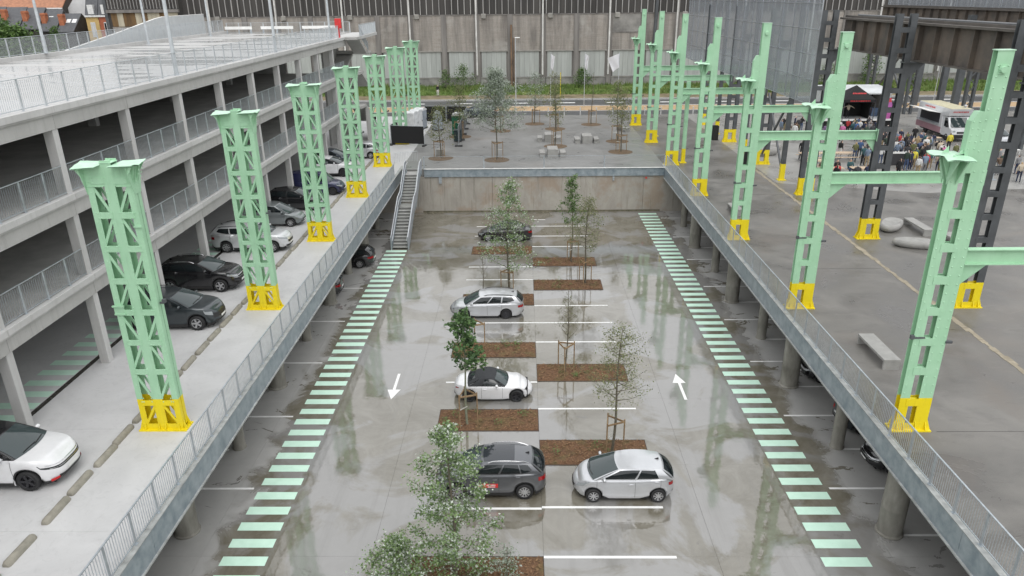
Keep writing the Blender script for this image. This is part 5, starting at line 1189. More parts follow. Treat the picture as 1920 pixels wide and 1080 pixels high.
def person_mesh(pose):
    V, E, Rd, reg = [], [], [], []
    def v(p, r): V.append(p); Rd.append(r); return len(V)-1
    def e(a, b, rg): E.append((a, b)); reg.append(rg)
    sit = pose == 'sit'; zh = .50 if sit else .95
    pel = v((0,0,zh), .145); sp_ = v((0,-.01,zh+.20), .135); ch = v((0,.0,zh+.40), .16); nk = v((0,.005,zh+.555), .055); hb = v((0,.02,zh+.64), .085); ht = v((0,.015,zh+.725), .088); no = v((0,.125,zh+.66), .016)
    e(pel, sp_, 2); e(sp_, ch, 2); e(ch, nk, 2); e(nk, hb, 0); e(hb, ht, 0); e(hb, no, 0)
    for s in (-1, 1):
        sh = v((s*.19,0,zh+.46), .07)
        if pose == 'arms_out': el = (s*.42,-.02,zh+.36); wr_ = (s*.66,.06,zh+.22)
        elif pose == 'drink' and s > 0: el = (s*.25,.06,zh+.20); wr_ = (s*.16,.27,zh+.34)
        elif pose == 'front' or sit: el = (s*.25,.06,zh+.18); wr_ = (s*.06,.24,zh+.20)
        else: el = (s*.25,-.02,zh+.18); wr_ = (s*.25,.06 if s > 0 else .02,zh-.06)
        a = v(el, .05); w = v(wr_, .034); e(ch, sh, 2); e(sh, a, 2); e(a, w, 5)
        d = (Vector(wr_)-Vector(el)).normalized(); pm = Vector(wr_)+d*.06; p = v(tuple(pm), .032); e(w, p, 0)
        o = d.cross(Vector((0,1,0) if abs(d.y) < .8 else (0,0,1))).normalized()
        for i, (k, L) in enumerate(((-.022,.075),(-.008,.085),(.008,.08),(.022,.065))):
            m1 = v(tuple(pm+d*.05+o*k), .010); m2 = v(tuple(pm+d*(.03+L)+o*k+Vector((0,.012,0))), .008); e(p, m1, 0); e(m1, m2, 0)
        th = v(tuple(Vector(wr_)+d*.055+Vector((0,.05,0))), .010); e(w, th, 0)
        hp = v((s*.095,0,zh-.05), .098)
        if sit: kn = (s*.13,.42,.50); an = (s*.13,.44,.09)
        elif pose == 'walk': kn = (s*.09,.12 if s > 0 else .03,.50); an = (s*.09,.22 if s > 0 else -.24,.09)
        else: kn = (s*.11,.02,.50); an = (s*.12,-.02,.08)
        k_ = v(kn, .064); a_ = v(an, .042); t_ = v((an[0]*1.1, an[1]+.15, .045), .036); e(pel, hp, 3); e(hp, k_, 3); e(k_, a_, 3); e(a_, t_, 4)
    me = bpy.data.meshes.new('tmp'); me.from_pydata(V, E, []); o = bpy.data.objects.new('tmp', me); COL.objects.link(o)
    o.modifiers.new('s', 'SKIN'); sv = me.skin_vertices[0].data
    for i, r in enumerate(Rd): sv[i].radius = (r*(1.12 if i in (0,1,2) else 1), r*(.78 if i in (0,1,2) else 1)); 
    sv[0].use_root = True
    o.modifiers.new('d', 'SUBSURF').levels = 1
    dg_ = bpy.context.evaluated_depsgraph_get(); ev = o.evaluated_get(dg_); m2 = bpy.data.meshes.new_from_object(ev); m2.name = 'body'
    bpy.data.objects.remove(o)
    A = np.array([V[a] for a, b in E]); B = np.array([V[b] for a, b in E]); mi = []
    for p in m2.polygons:
        c = np.array(p.center); AB = B-A; tt = np.clip(((c-A)*AB).sum(1)/(AB*AB).sum(1), 0, 1); k = int(np.argmin(np.linalg.norm(A+AB*tt[:, None]-c, axis=1))); g = reg[k]
        if g == 0 and c[2] > zh+.60 and abs(c[0]) < .2: g = 1 if (c[2] > zh+.745 or c[1] < .0) else 0
        mi.append(g)
    m2.materials.clear()
    for i in range(6): m2.materials.append(SKIN[0])
    m2.polygons.foreach_set('material_index', mi); m2.polygons.foreach_set('use_smooth', [True]*len(mi)); return m2
PM = {k: person_mesh(k) for k in ('stand', 'drink', 'front', 'walk', 'sit', 'arms_out')}
USED = {}
def person(x, y, top, leg, hair, pose, where, z=Z4+.006, face=None, sleeve=True):
    base = 'person in %s top and %s trousers %s' % (top, leg, where); USED[base] = USED.get(base, 0)+1
    lab = base if USED[base] == 1 else base+', '+ORD[USED[base]-1]+' such'
    rnd = random.Random(int(x*100+y*7)); f = face if face is not None else math.atan2(84-y, 38-x)+rnd.uniform(-.8, .8)
    o = put('person', PM[pose], None, (x, y, z), f-PI/2, lab, 'person', 'people at the event', scale=rnd.uniform(.96, 1.07))
    sk = SKIN[rnd.random() > .75]
    for s, m in zip(o.material_slots, (sk, HAIR[hair], cloth(top), cloth(leg), cloth('black' if rnd.random() < .7 else 'white'), cloth(top) if sleeve else sk)): s.link = 'OBJECT'; s.material = m
    return o
FS, MID, LT, TB, RT_ = 'in front of the stage', 'in the crowd beside the food truck', 'left of the stage', 'at the beer tables', 'at the right picture edge'
PPL = [(30.18,81.75,'navy','charcoal','grey','stand',LT),(30.75,81.3,'black','denim','brown','drink',LT),(28.63,77.1,'brown','black','brown','front',LT),(30.6,79.0,'grey','brown','black','stand',LT),(27.6,78.6,'slate blue','grey','black','stand',LT),(28.0,77.9,'tan','black','brown','drink',LT),
 (25.6,66.7,'black','charcoal','black','walk','walking left of the beer tables'),(32.84,75.5,'pink','black','grey','stand',FS),(31.43,76.3,'purple','black','black','stand',FS),(34.85,79.0,'red','black','brown','front',FS),(34.88,76.9,'blue','black','blond','stand',FS),(34.3,75.4,'charcoal','denim','brown','drink',FS),(36.08,76.5,'grey','black','brown','drink',FS),(36.6,77.1,'black','denim','black','stand',FS),(37.47,78.1,'navy','navy','brown','stand',FS),(33.6,78.2,'white','black','blond','stand',FS),(35.7,79.3,'dark green','black','brown','front',FS),(33.0,77.2,'black','tan','brown','stand',FS),(38.4,79.0,'slate blue','black','grey','stand',FS),
 (29.36,67.3,'black','white','black','stand','standing behind the beer tables'),(30.15,66.0,'olive','denim','blond','front',TB),(31.0,67.0,'blue','charcoal','bald','drink',TB),(31.6,66.6,'dark green','black','brown','stand',TB),(30.5,64.9,'brown','black','grey','stand',TB),(31.26,64.6,'orange','navy','blond','drink',TB),(31.9,65.5,'black','denim','black','stand',TB),(31.0,65.6,'charcoal','grey','brown','front',TB),(32.1,64.6,'navy','black','brown','stand',TB),
 (33.8,65.7,'slate blue','black','brown','drink',MID),(34.3,66.3,'grey','black','brown','stand',MID),(32.85,62.0,'dark green','denim','grey','stand',MID),(33.25,62.1,'navy','navy','brown','front',MID),(33.68,62.5,'yellow','tan','brown','stand',MID),(32.9,60.1,'white','tan','black','stand',MID),(33.6,60.5,'slate blue','grey','brown','front',MID),(34.0,61.1,'red','black','blond','stand',MID),(35.2,62.6,'teal','tan','bald','drink',MID),(35.12,65.6,'olive','brown','grey','stand',MID),(35.7,65.1,'black','black','brown','front',MID),(35.0,63.6,'black','charcoal','brown','drink',MID),(36.72,66.6,'brown','olive','black','stand',MID),(30.8,59.1,'black','black','brown','stand','in a leather jacket beside the dark column'),
 (37.6,73.0,'navy','denim','blond','stand',MID),(39.5,74.0,'black','black','grey','front','in front of the food truck hatch'),(36.3,70.5,'red','navy','brown','drink',MID),(36.4,69.6,'black','navy','black','stand',MID),(37.0,69.9,'navy','black','black','drink',MID),(37.12,68.8,'tan','black','blond','stand',MID),(37.95,68.5,'olive','olive','brown','front',MID),(38.5,69.0,'slate blue','charcoal','grey','stand',MID),(34.2,58.7,'pale blue','black','grey','stand','beside the nearest crane column bracket'),(39.7,57.6,'beige','navy','blond','stand',RT_),(40.1,57.0,'black','black','black','drink',RT_),(37.14,64.3,'pink','tan','brown','stand',MID),(36.3,63.2,'dark green','black','black','stand',MID),(38.0,66.8,'black','denim','black','front',MID),(35.9,68.0,'charcoal','black','brown','stand',MID),(34.8,69.6,'brown','denim','brown','drink',MID),(36.0,61.6,'grey','navy','brown','stand',MID),(34.6,71.8,'navy','charcoal','grey','stand',MID),(38.9,71.5,'grey','denim','brown','drink',MID),
 (24.6,56.4,'black','charcoal','brown','walk','below the mint tie beam'),(26.3,56.6,'charcoal','grey','grey','walk','below the mint tie beam'),(41.5,62.0,'white','navy','black','stand',RT_),(42.4,66.0,'navy','black','brown','stand',RT_),(40.8,70.0,'yellow','black','brown','stand',RT_)]
for p in PPL: person(*p)
rc = random.Random(99); tops = ['black','black','black','navy','navy','charcoal','charcoal','grey','slate blue','dark green','dark green','brown','olive','teal','white','beige','denim']; legs = ['black','denim','charcoal','navy','grey','tan','olive','brown']
ZON = [(14, 34.6, 37.6, 74.2, 80.0, FS), (16, 33.2, 38.8, 60.5, 66.5, MID), (14, 34.2, 39.4, 66.5, 72.0, MID), (6, 27.4, 30.6, 76.0, 80.5, LT), (8, 39.2, 44.5, 57.5, 66.5, RT_), (5, 30.0, 32.2, 63.4, 66.8, TB)]
PLC = [(p[0], p[1]) for p in PPL]; tri = 0; seen = set((p[2], p[3], p[6]) for p in PPL)
for n_, xa, xb, ya, yb, wh in ZON:
    k = 0; tri = 0
    while k < n_ and tri < 900:
        tri += 1; x, y = rc.uniform(xa, xb), rc.uniform(ya, yb); tp, lg = rc.choice(tops), rc.choice(legs)
        if (tp, lg, wh) in seen or min(math.hypot(x-a, y-b) for a, b in PLC) < .55: continue
        seen.add((tp, lg, wh)); PLC.append((x, y)); k += 1; person(x, y, tp, lg, rc.choice(['brown','black','grey','blond','bald']), rc.choice(['stand','drink','front','stand']), wh)
for x, y, tp, f in ((27.6,60.9,'teal',-1.57),(28.4,59.35,'navy',1.57),(26.5,60.9,'black',-1.57),(25.2,60.9,'brown',-1.4),(25.9,59.3,'red',1.6)):
    person(x, y, tp, 'denim', 'brown', 'sit', 'sitting on a beer bench', face=f)
person(36.9, 84.2, 'beige', 'black', 'brown', 'arms_out', 'performing on the stage with arms spread', Z4+1.0, face=1.6)
person(-13.2, 115.2, 'black', 'white', 'black', 'stand', 'standing on the verge below the hall', face=-1.5)
# ------------------------------------------------------------------ beer tables and benches
PINE = M('pine_boards', (.52,.40,.28), .6, .12, 4, streak=(.6,6,6)); LEGM = M('bench_leg', (.10,.12,.11), .6)
def trestle(name, lab, x, y, w, h, L, cat):
    t = thing(name, lab, cat, (x, y, Z4+.005), 0, 'beer tables and benches')
    n = 3 if w > .4 else 1
    for i in range(n): put('board', MB().bbox(-L/2, L/2, -w/2+w/n*i+.004, -w/2+w/n*(i+1)-.004, h-.03, h, .004).mesh('board', PINE), t)
    for s in (-1, 1):
        put('leg', MB().bar((s*L*.36,-w*.42,0),(s*L*.36,-w*.42,h-.03),.03,.03).bar((s*L*.36,w*.42,0),(s*L*.36,w*.42,h-.03),.03,.03).bar((s*L*.36,-w*.42,.15),(s*L*.36,w*.42,.15),.025,.025).bar((s*L*.36,0,.3),(s*L*.2,0,h-.03),.02,.02).mesh('leg', LEGM), t)
TBL = [(26.3,66.2,'nearest the walking person'),(29.3,66.3,'next to the olive jacket'),(25.9,63.2,'in the middle left'),(28.4,60.1,'with seated people'),(25.6,60.1,'left of the seated people'),(38.2,72.4,'in the crowd before the food truck'),(40.6,73.2,'below the serving hatch')]
for x, y, wl in TBL:
    trestle('beer_table', 'pale wooden trestle table '+wl, x, y, .7, .77, 2.2, 'table')
    for s, q in ((-1, 'near'), (1, 'far')): trestle('beer_bench', '%s side bench of the table %s' % (q, wl), x, y+s*.72, .25, .47, 2.2, 'bench')
t = thing('standing_table', 'grey high table with cups in the crowd', 'table', (33.3, 64.4, Z4+.005))
put('top', MB().bbox(-.9, .9, -.35, .35, 1.05, 1.1, .02).mesh('top', CONCL), t); put('skirt', MB().box(-.85, .85, -.3, .3, .05, 1.05).mesh('skirt', cloth('charcoal')), t)
for i in range(5): put('cup', MB().cyl(-.6+.3*i, .1*(i % 3)-.1, 1.1, 1.22, .035, 8, .045).mesh('cup', WHITE), t)
t = thing('bar_table', 'round pale bar table near the right dark column', 'table', (38.3, 58.6, Z4+.005)); put('top', MB().cyl(0, 0, 1.06, 1.1, .38, 20).mesh('top', M('pale_top', (.55,.52,.36), .5), 40), t); put('stem', MB().cyl(0, 0, 0, 1.06, .04, 8).mesh('stem', GALV), t); put('foot', MB().cyl(0, 0, 0, .03, .28, 16).mesh('foot', GALV), t)
# ------------------------------------------------------------------ stage trailer, gazebo, banner
SW = M('trailer_white', (.58,.60,.61), .4, .08, 1.2); BK = M('black_fabric', (.012,.012,.013), .85, .2, 5); REDT = M('red_print', (.5,.03,.035), .6)
t = thing('stage_trailer', 'white stage trailer with open black side and stage lights', 'trailer', (36.6, 85.3, Z4))
put('back_wall', MB().box(-2.6, 4.9, 2.6, 2.75, .9, 4.2).mesh('back_wall', BK), t); put('stage_floor', MB().box(-2.7, 4.95, -1.9, 2.75, .8, .98).mesh('stage_floor', SW), t)
put('roof', MB().prism([(-1.0,3.75),(.2,4.1),(2.8,4.25),(2.8,4.1),(.2,3.95),(-1.0,3.6)], -2.7, 5.0, 'x').mesh('roof', SW), t)
for x in (-2.7, 4.55): put('side_wall', MB().prism([(-.8,.98),(2.75,.98),(2.75,4.1),(.2,4.0),(-.8,3.6)], x, x+.4, 'x').mesh('side_wall', SW), t)
put('skirt', MB().box(-2.6, 4.9, -1.85, -1.8, .05, .8).mesh('skirt', BK), t); put('front_edge', MB().box(-2.75, 5.0, -1.95, -1.88, .82, 1.0).mesh('front_edge', WHITE), t)
LMP = emit('stage_lamp', (1, .55, .28), 4.)
for x in (-.1, 1.55, 2.95):
    a = put('spotlight', MB().lathe([(0,.25),(.16,.22),(.18,0),(.15,-.05)], 12, (x, 1.6, 1.75), 'y').mesh('spotlight', BK, 40), t); put('lens', MB().lathe([(.15,0),(.1,-.03),(0,-.04)], 12, (x, 1.53, 1.75), 'y').mesh('lens', LMP), a)
put('speaker_box', MB().bbox(3.6, 4.3, .2, .9, .98, 1.9, .02).mesh('speaker_box', M('blue_gear', (.10,.15,.24), .5)), t)
t = thing('gazebo', 'black pop-up gazebo with red print over the stage', 'tent', (37.4, 84.2, Z4))
put('canopy', MB().add([(-1.75,-1.6,3.25),(1.75,-1.6,3.25),(1.75,1.7,3.25),(-1.75,1.7,3.25),(0,0,4.65)], [(0,1,4),(1,2,4),(2,3,4),(3,0,4)]).mesh('canopy', BK), t)
for a, b in (((-1.75,-1.6),(1.75,-1.6)),((1.75,-1.6),(1.75,1.7)),((1.75,1.7),(-1.75,1.7)),((-1.75,1.7),(-1.75,-1.6))): put('valance', MB().quad((a[0],a[1],2.95),(b[0],b[1],2.95),(b[0],b[1],3.25),(a[0],a[1],3.25)).mesh('valance', BK), t)
for a in ((-1.7,-1.55),(1.7,-1.55),(1.7,1.65),(-1.7,1.65)): put('leg', MB().box(a[0]-.03, a[0]+.03, a[1]-.03, a[1]+.03, 0, 3.2).mesh('leg', DARK), t)
put('back_curtain', MB().box(-1.7, 1.7, 1.6, 1.62, .9, 3.2).mesh('back_curtain', BK), t); put('side_curtain', MB().box(1.68, 1.7, -.5, 1.6, .9, 3.2).mesh('side_curtain', BK), t)
pr = MB(); rr = random.Random(2)
for k in range(9):
    x = -.72+.17*k; pr.quad((x,-1.02-.02,3.78),(x+.13,-1.04,3.78),(x+.16,-.94,3.90+rr.uniform(0,.05)),(x+.03,-.94,3.90))
put('print', pr.mesh('print', REDT), t, kind='stuff'); pv = MB()
for k in range(12): pv.box(-1.1+.19*k, -1.1+.19*k+rr.uniform(.08,.16), -1.615, -1.605, 3.04, 3.16)
put('valance_print', pv.mesh('valance_print', REDT), t, kind='stuff')
def beach_flag(lab, x, y, h, cols, rot=0, name='beach_flag'):
    t = thing(name, lab, 'flag', (x, y, Z4), rot)
    put('pole', MB().tube([(0,0,0),(0,0,h*.8),(.1,0,h*.95),(.35,0,h)], .025, 6).mesh('pole', DARK, 40), t); put('foot', MB().bbox(-.3,.3,-.3,.3,0,.06,.02).mesh('foot', DARK), t)
    b = MB(); n = 12
    for i in range(n):
        z0, z1 = h*.12+(h*.88)*i/n, h*.12+(h*.88)*(i+1)/n; w = lambda z: .72*min(1, (z-h*.08)/(h*.2))*(1 if z < h*.8 else max(.3, 1-(z-h*.8)/(h*.2)*.6)); o_ = lambda z: 0 if z < h*.8 else .3*((z-h*.8)/(h*.2))**2
        b.quad((o_(z0),.03*math.sin(i),z0),(o_(z0)+w(z0),.05*math.sin(i*.7),z0),(o_(z1)+w(z1),.05*math.sin(i*.7+.7),z1),(o_(z1),.03*math.sin(i+1),z1), 0 if i < n*.45 else 1 if i < n*.8 else 2)
    put('sail', b.mesh('sail', cols, 60), t)
beach_flag('pink and red beach flag beside the stage', 40.7, 83.5, 3.3, [M('flag_pink', (.48,.12,.36), .7), M('flag_purple', (.42,.13,.38), .7), M('flag_red', (.55,.06,.08), .7)])
beach_flag('white and blue beach flag in front of the food truck', 44.2, 71.6, 4.0, [WHITE, M('flag_blue', (.28,.38,.55), .7), WHITE], .5)
t = thing('speaker_tower', 'tall black speaker stack right of the stage', 'speaker', (42.0, 84.5, Z4)); put('lower_cabinet', MB().bbox(-.5, .5, -.5, .5, 0, 1.3, .03).mesh('lower_cabinet', BK), t); put('upper_cabinet', MB().bbox(-.5, .5, -.5, .5, 1.31, 2.7, .03).mesh('upper_cabinet', BK), t)
# ------------------------------------------------------------------ food truck (forward is local +x)
t = thing('food_truck', 'white food truck with pink lower stripe and raised serving flap', 'food truck', (44.75, 78.6, Z4), -PI/2-.03)
TW = paint('truck_white', (.66,.67,.68), 0, .35); PINKS = M('pink_stripe', (.38,.22,.25), .5, .12, 2)
put('box_body', MB().bbox(-3.6, 1.75, -1.12, 1.12, .55, 3.15, .04).mesh('box_body', TW), t); put('over_cab', MB().prism([(1.751,2.35),(2.75,2.45),(3.05,3.15),(1.751,3.15)], -1.12, 1.12, 'y').mesh('over_cab', TW), t)
put('roof', MB().box(-3.5, 2.9, -1.05, 1.05, 3.151, 3.18).mesh('roof', M('cream_roof', (.56,.52,.36), .6)), t)
cabp = [(1.755,.45),(3.75,.45),(3.85,.75),(3.78,1.15),(3.2,1.32),(2.62,2.34),(1.755,2.34)]
put('cab', MB().prism(cabp, -1.02, 1.02, 'y').mesh('cab', TW), t)
put('windscreen', MB().add([(3.24,-.88,1.36),(3.24,.88,1.36),(2.69,.80,2.27),(2.69,-.80,2.27)], [(0,1,2,3)]).mesh('windscreen', GLASSW), t)
for s in (-1, 1):
    put('door_window', MB().prism([(3.02,1.36),(2.55,2.2),(2.1,2.2),(2.1,1.36)], min(s*1.025, s*1.03), max(s*1.025, s*1.03), 'y').mesh('door_window', GLASSD), t)
    put('stripe', MB().box(-3.58, 1.74, min(s*1.122, s*1.13), max(s*1.122, s*1.13), .56, 1.15).mesh('stripe', PINKS), t)
    put('headlight', MB().bbox(3.70, 3.82, s*.80-.16, s*.80+.16, .95, 1.12, .03).mesh('headlight', LAMPW), t); put('mirror', MB().bbox(2.95, 3.1, s*1.22-.1, s*1.22+.1, 1.35, 1.75, .03).mesh('mirror', BLACKP), t)
    for x in (2.85, -1.6):
        w = put('wheel', wheel_meshes(.34, 'steel')[0], t, (x, s*.93, .34), 0 if s > 0 else PI); put('rim', wheel_meshes(.34, 'steel')[1], w)
put('bumper', MB().bbox(3.72, 3.95, -1.0, 1.0, .38, .72, .05).mesh('bumper', BLACKP), t); put('grille', MB().box(3.76, 3.84, -.5, .5, .80, 1.0).mesh('grille', BLACKP), t); put('underbody', MB().box(-3.4, 3.5, -.7, .7, .3, .56).mesh('underbody', BLACKP), t)
put('serving_hatch', MB().box(-2.9, 1.2, -1.135, -1.125, 1.5, 2.5).mesh('serving_hatch', M('hatch_dark', (.03,.03,.035), .7)), t)
put('serving_flap', MB().add([(-2.9,-1.14,2.52),(1.2,-1.14,2.52),(1.2,-2.5,2.75),(-2.9,-2.5,2.75),(-2.9,-1.14,2.57),(1.2,-1.14,2.57),(1.2,-2.5,2.80),(-2.9,-2.5,2.80)], [(3,2,1,0),(4,5,6,7),(0,1,5,4),(1,2,6,5),(2,3,7,6),(3,0,4,7)]).mesh('serving_flap', WHITE), t)
put('counter', MB().box(-2.9, 1.2, -1.5, -1.13, 1.42, 1.48).mesh('counter', GALV), t)
lt = MB()
for k in range(13): lt.box(-2.2+.17*k, -2.2+.17*k+rr.uniform(.07,.13), -1.128, -1.121, 2.78, 2.92+rr.uniform(0,.05))
put('side_lettering', lt.mesh('side_lettering', REDT), t, kind='stuff'); lt = MB()
for k in range(12): y = -.8+.13*k; w_ = rr.uniform(.05, .1); lt.add([(2.98+.003,y,2.78),(2.98+.003,y+w_,2.78),(3.02,y+w_,2.92),(3.02,y,2.92)], [(0,1,2,3)])
put('front_lettering', lt.mesh('front_lettering', REDT), t, kind='stuff')
put('roof_vent', MB().lathe([(.12,0),(.12,.2),(.2,.22),(.18,.3),(0,.36)], 12, (2.3, .6, 3.18)).mesh('roof_vent', CHROME, 40), t)
car('hatchback', 'pale small car behind the nearest crane column', (47.5, 73.6, Z4), -PI/2, SIL, 3.9, 1.7, 1.5, 2.5, .8, .3)
t = thing('blue_bin', 'blue bin beside the food truck', 'bin', (43.6, 69.6, Z4)); put('bin_body', MB().bbox(-.4, .4, -.4, .4, .05, 1.1, .05).mesh('bin_body', M('blue_plastic', (.04,.2,.42), .5)), t); put('lid', MB().bbox(-.43, .43, -.43, .43, 1.1, 1.2, .04).mesh('lid', MATS['blue_plastic']), t)
for i, (x, y) in enumerate(((46.3, 68.5), (46.9, 67.6))):
    t = thing('white_chair', 'white plastic garden chair near the right picture edge, %s' % ('left one' if i == 0 else 'right one'), 'chair', (x, y, Z4), 2.+i)
    put('seat', MB().bbox(-.25, .25, -.25, .25, .42, .46, .02).mesh('seat', WHITE), t); put('backrest', MB().bbox(-.25, .25, .22, .27, .46, .95, .02).mesh('backrest', WHITE), t)
    for a in ((-.22,-.22),(.22,-.22),(.22,.22),(-.22,.22)): put('leg', MB().box(a[0]-.02, a[0]+.02, a[1]-.02, a[1]+.02, 0, .42).mesh('leg', WHITE), t)
# ------------------------------------------------------------------ concrete furniture
FC = M('smooth_furniture_concrete', (.30,.295,.28), .65, .16, 2.5, bmp=.08, bscale=25)
for i, (x, y) in enumerate(((2.8, 69.6), (6.65, 76.4), (2.75, 77.4))):
    wl = ['front', 'right', 'rear'][i]
    t = thing('concrete_table', 'square concrete picnic table, %s of three on the plaza' % wl, 'table', (x, y, Z4), 0, 'concrete picnic tables'); put('table_top', MB().bbox(-.5, .5, -.9, .9, .66, .78, .015).mesh('table_top', FC), t)
    for s in (-.895, .795): put('table_leg', MB().bbox(-.49, .49, s, s+.1, 0, .66, .01).mesh('table_leg', FC), t)
    for s in (-1, 1):
        b = thing('concrete_stool', 'concrete bench block %s of the %s picnic table' % ('left' if s < 0 else 'right', wl), 'bench', (x+s*.98, y, Z4), 0, 'concrete bench blocks')
        put('seat', MB().bbox(-.27, .27, -.8, .8, .34, .45, .012).mesh('seat', FC), b)
        for q in (-.76, .66): put('leg', MB().bbox(-.25, .25, q, q+.1, 0, .34, .01).mesh('leg', FC), b)
def ubench(lab, x, y, L, w=.62, h=.46, rot=0):
    t = thing('concrete_bench', lab, 'bench', (x, y, Z4), rot, 'concrete U benches'); put('seat', MB().bbox(-w/2, w/2, -L/2, L/2, h-.1, h, .012).mesh('seat', FC), t)
    for s in (-1, 1): put('leg', MB().bbox(-w/2+.01, w/2-.01, s*(L/2-.06)-.05, s*(L/2-.06)+.05, 0, h-.1, .008).mesh('leg', FC), t)
ubench('pale concrete bench left of the nearest crane column', 15.0, 27.65, 2.5, .68, .47); ubench('concrete bench behind the dark column, left one', 25.5, 45.2, 2.7); ubench('concrete bench behind the nearest crane column, right one', 26.3, 42.2, 2.4); ubench('concrete bench beside the third crane column', 14.9, 49.6, 1.8); ubench('concrete bench at the right rear of the plaza', 11.3, 82.8, 1.8, rot=.5)
def bean(lab, x, y, rot, L=2.5, w=1.0, h=.5):
    P = []
    for z, s in ((0,.72),(.06,.86),(.18,.98),(.32,1.),(.44,.94),(.5,.84),(.46,.72),(.40,.4),(.385,.02)):
        P.append([((L/2*abs(math.cos(a))**.75*math.copysign(1, math.cos(a)))*s+.12*math.sin(a)**2, w/2*math.sin(a)*s, z*h/.5) for a in [2*math.pi*k/32 for k in range(33)]])
    t = put('pebble_seat', MB().grid(P, flip=True).mesh('pebble_seat', FC, 60), None, (x, y, Z4+.002), rot, lab, 'seat', 'pebble shaped concrete seats')
bean('pebble shaped concrete seat in front of the other', 23.7, 41.9, -.3, 2.6, 1.15, .45); bean('pebble shaped concrete seat beside the yellow column base', 23.95, 45.6, .9, 2.6, 1.25, .48); bean('pebble shaped concrete seat left of the crowd', 22.9, 69.0, .3, 3.0, 1.4, .7); bean('pebble shaped concrete seat near the far dark columns', 24.2, 71.5, .2, 2.6, 1.2, .6)
# ------------------------------------------------------------------ bollards, flags, toilets, mobile fences
bo = MB().lathe([(.07,0),(.07,.95),(.05,1.0),(0,1.0)], 10).mesh('bollard', M('pale_bollard', (.5,.5,.49), .5), 40)
for i in range(26): put('bollard', bo, None, (-.9+2.06*i, 94.6, Z4), 0, 'slim pale bollard along the service lane, %s from the left' % ordw(i), 'bollard', 'bollards along the service lane')
FLG = M('flag_white', (.68,.68,.70), .8, .05, 2)
for i, (x, y) in enumerate(((3.8, 102.4), (8.4, 102.2), (13.0, 102.0), (50, 100), (62, 100), (55.5, 101))):
    t = thing('flag_pole', 'white flag on a slim pole, %s' % ['left of the three beyond the plaza', 'middle of the three beyond the plaza', 'right of the three beyond the plaza', 'left one seen under the girder', 'right one seen under the girder', 'middle one seen under the girder'][i], 'flag', (x, y, Z4), 0, 'white flags')
    put('pole', MB().tube([(0,0,0),(0,0,7.2)], [.05,.03], 8).mesh('pole', LG, 40), t); b = MB(); out = 1.6 if i in (2, 4, 5) else .55
    b.grid([[(out*j/5*(1-.12*k)*(-1 if i == 2 else 1), .12*math.sin(j*1.5+k), 7.0-k*.45+(-.35*j/5 if i in (0, 1, 3) else -.12*j)) for j in range(6)] for k in range(5)]); put('flag', b.mesh('flag', FLG, 60), t)
t = thing('lamp_post', 'plain street lamp post beyond the plaza', 'lamp post', (-1.0, 104.0, Z4)); put('pole', MB().tube([(0,0,0),(0,0,9)], [.08,.05], 8).mesh('pole', LG, 40), t); put('lamp_head', MB().bbox(-.1, .6, -.1, .1, 9, 9.1, .02).mesh('lamp_head', WHITE), t)
t = thing('yellow_post', 'slim yellow marker post on the verge', 'post', (5.6, 111.5, Z4)); put('shaft', MB().tube([(0,0,0),(0,0,3.6)], .045, 8).mesh('shaft', YEL, 40), t); put('cap', MB().lathe([(.06,3.5),(.07,3.65),(0,3.7)], 8).mesh('cap', YEL), t)
def toilet(lab, x, y, m, mr, rot=0):
    t = thing('portable_toilet', lab, 'toilet', (x, y, Z4), rot, 'portable toilets'); put('cabin', MB().bbox(-.55, .55, -.55, .55, .1, 2.1, .04).mesh('cabin', m), t)
    put('roof', MB().prism([(-.57,2.1),(.57,2.1),(.5,2.25),(.2,2.38),(-.2,2.38),(-.5,2.25)], -.57, .57, 'y').mesh('roof', mr), t); put('base', MB().box(-.6, .6, -.6, .6, 0, .1).mesh('base', BLACKP), t)
    d = put('door', MB().box(-.42, .42, -.57, -.555, .15, 2.0).mesh('door', m), t); put('handle', MB().box(.3, .36, -.6, -.57, 1.0, 1.2).mesh('handle', BLACKP), d)
    return t
TG = M('toilet_green', (.02,.14,.075), .5); TWH = M('toilet_white', (.62,.63,.64), .5); TGY = M('toilet_grey', (.3,.33,.37), .5)
toilet('white portable toilet nearest the lattice columns', -12.6, 83.0, TWH, TWH, 1.2); toilet('white portable toilet in the middle of the row', -12.3, 84.4, TWH, TWH, 1.2); toilet('grey portable toilet at the end of the row', -12.0, 85.8, TGY, TWH, 1.2)
t = toilet('green portable toilet with white roof and round sign', -7.35, 81.6, TG, TWH); put('round_sign', MB().cyl(0, 0, 0, .01, .22, 20).xf(Matrix.Translation((.25, -.57, 1.45)) @ Matrix.Rotation(PI/2, 4, 'X')).mesh('round_sign', WHITE), t)
t = thing('urinal_pod', 'grey tapered urinal pod beside the green toilet', 'toilet', (-9.9, 84.8, Z4)); put('shell', MB().lathe([(.62,.08),(.58,.9),(.5,1.6),(.36,2.0),(.15,2.15),(0,2.17)], 20).mesh('shell', TGY, 50), t); put('foot', MB().cyl(0, 0, 0, .08, .72, 20).mesh('foot', BLACKP), t)
t = thing('wheelie_bin', 'dark waste container beside the mobile fence', 'bin', (-6.95, 77.4, Z4)); put('body', MB().bbox(-.4, .4, -.4, .4, .1, 1.15, .04).mesh('body', M('bin_dark', (.02,.035,.04), .5)), t); put('lid', MB().bbox(-.43, .43, -.43, .43, 1.15, 1.25, .03).mesh('lid', MATS['bin_dark']), t)
MESHC = M('grey_mesh_cover', (.085,.09,.095), .8)
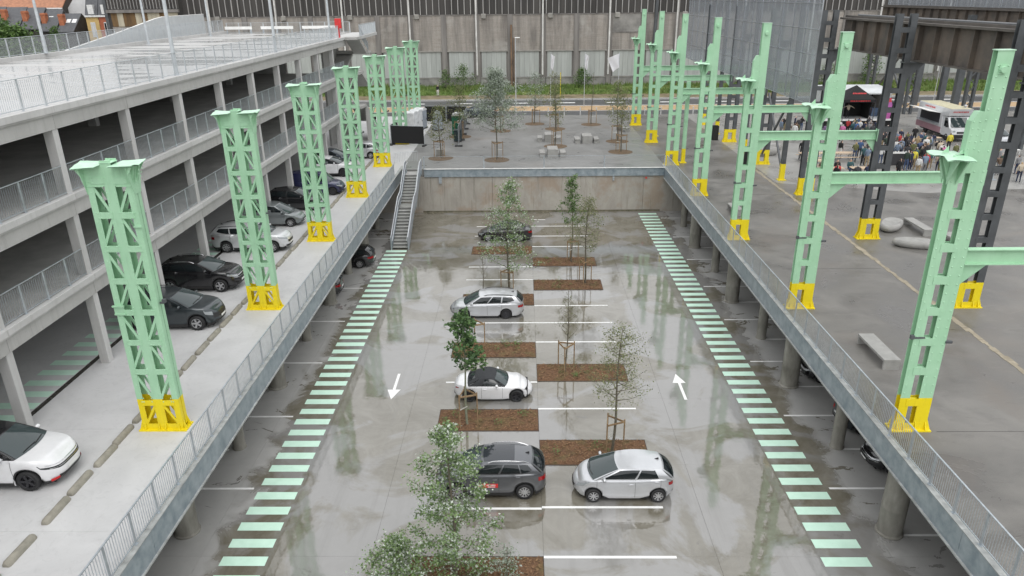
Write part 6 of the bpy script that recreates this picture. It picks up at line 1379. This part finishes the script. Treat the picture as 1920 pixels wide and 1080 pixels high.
def mfence(lab, p, q, m, h=2.0):
    a, b = Vector(p), Vector(q); L = (b-a).length; t = thing('mobile_fence', lab, 'fence', (a.x, a.y, Z4), math.atan2(b.y-a.y, b.x-a.x), 'mobile fence panels')
    put('cover', MB().box(.05, L-.05, -.012, .012, .2, h).mesh('cover', m), t); put('frame', MB().tube([(0,0,.1),(0,0,h+.03),(L,0,h+.03),(L,0,.1)], .022, 6).mesh('frame', GALV, 40), t)
    for x in (.05, L-.05): put('foot', MB().bbox(x-.14, x+.14, -.4, .4, 0, .13, .03).mesh('foot', BLACKP), t)
mfence('black covered mobile fence in front of the white toilets', (-13.75, 75.6), (-10.2, 74.9), BK); mfence('black covered mobile fence side panel at the lattice column', (-13.8, 75.7), (-13.6, 79.1), BK)
for i in range(4): mfence('grey covered mobile fence panel beside the green toilet, %s from the camera' % ORD[i], (-6.65-.03*i, 74.5+3.5*i), (-6.68-.03*i, 77.95+3.5*i), MESHC)
mfence('black covered mobile fence behind the urinal, left panel', (-12.0, 89.6), (-9.4, 89.4), BK); mfence('black covered mobile fence behind the urinal, right panel', (-9.3, 89.4), (-6.8, 89.2), BK)
t = thing('barrier_grate', 'silver crowd barrier at the top of the steel stairs', 'barrier', (-11.9, 66.2, Z4), .4); put('frame', MB().tube([(0,0,.1),(0,0,1.05),(2.2,0,1.05),(2.2,0,.1)], .02, 6).mesh('frame', LG, 40), t)
for k in range(1, 14): put('bar', MB().box(.157*k-.008, .157*k+.008, -.008, .008, .15, 1.04).mesh('bar', LG), t)
for i, (x, y) in enumerate(((-5.6, 89.2), (-8.1, 70.2))):
    t = thing('concrete_block', 'small concrete block %s' % ['near the road behind the mobile fence', 'behind the small plaza tree'][i], 'block', (x, y, Z4)); put('block', MB().bbox(-.35, .35, -.3, .3, 0, .6, .03).mesh('block', FC), t)
for i, (x, y) in enumerate(((20.2, 77.0), (21.0, 66.2), (19.9, 64.0))):
    t = thing('speaker_box', 'black speaker box at the foot of a dark column, %s from the back' % ORD[i], 'speaker', (x, y, Z4)); put('cabinet', MB().bbox(-.3, .3, -.3, .3, 0, 1.5, .03).mesh('cabinet', BK), t); put('grille', MB().box(-.26, .26, -.315, -.302, .1, 1.4).mesh('grille', BLACKP), t)
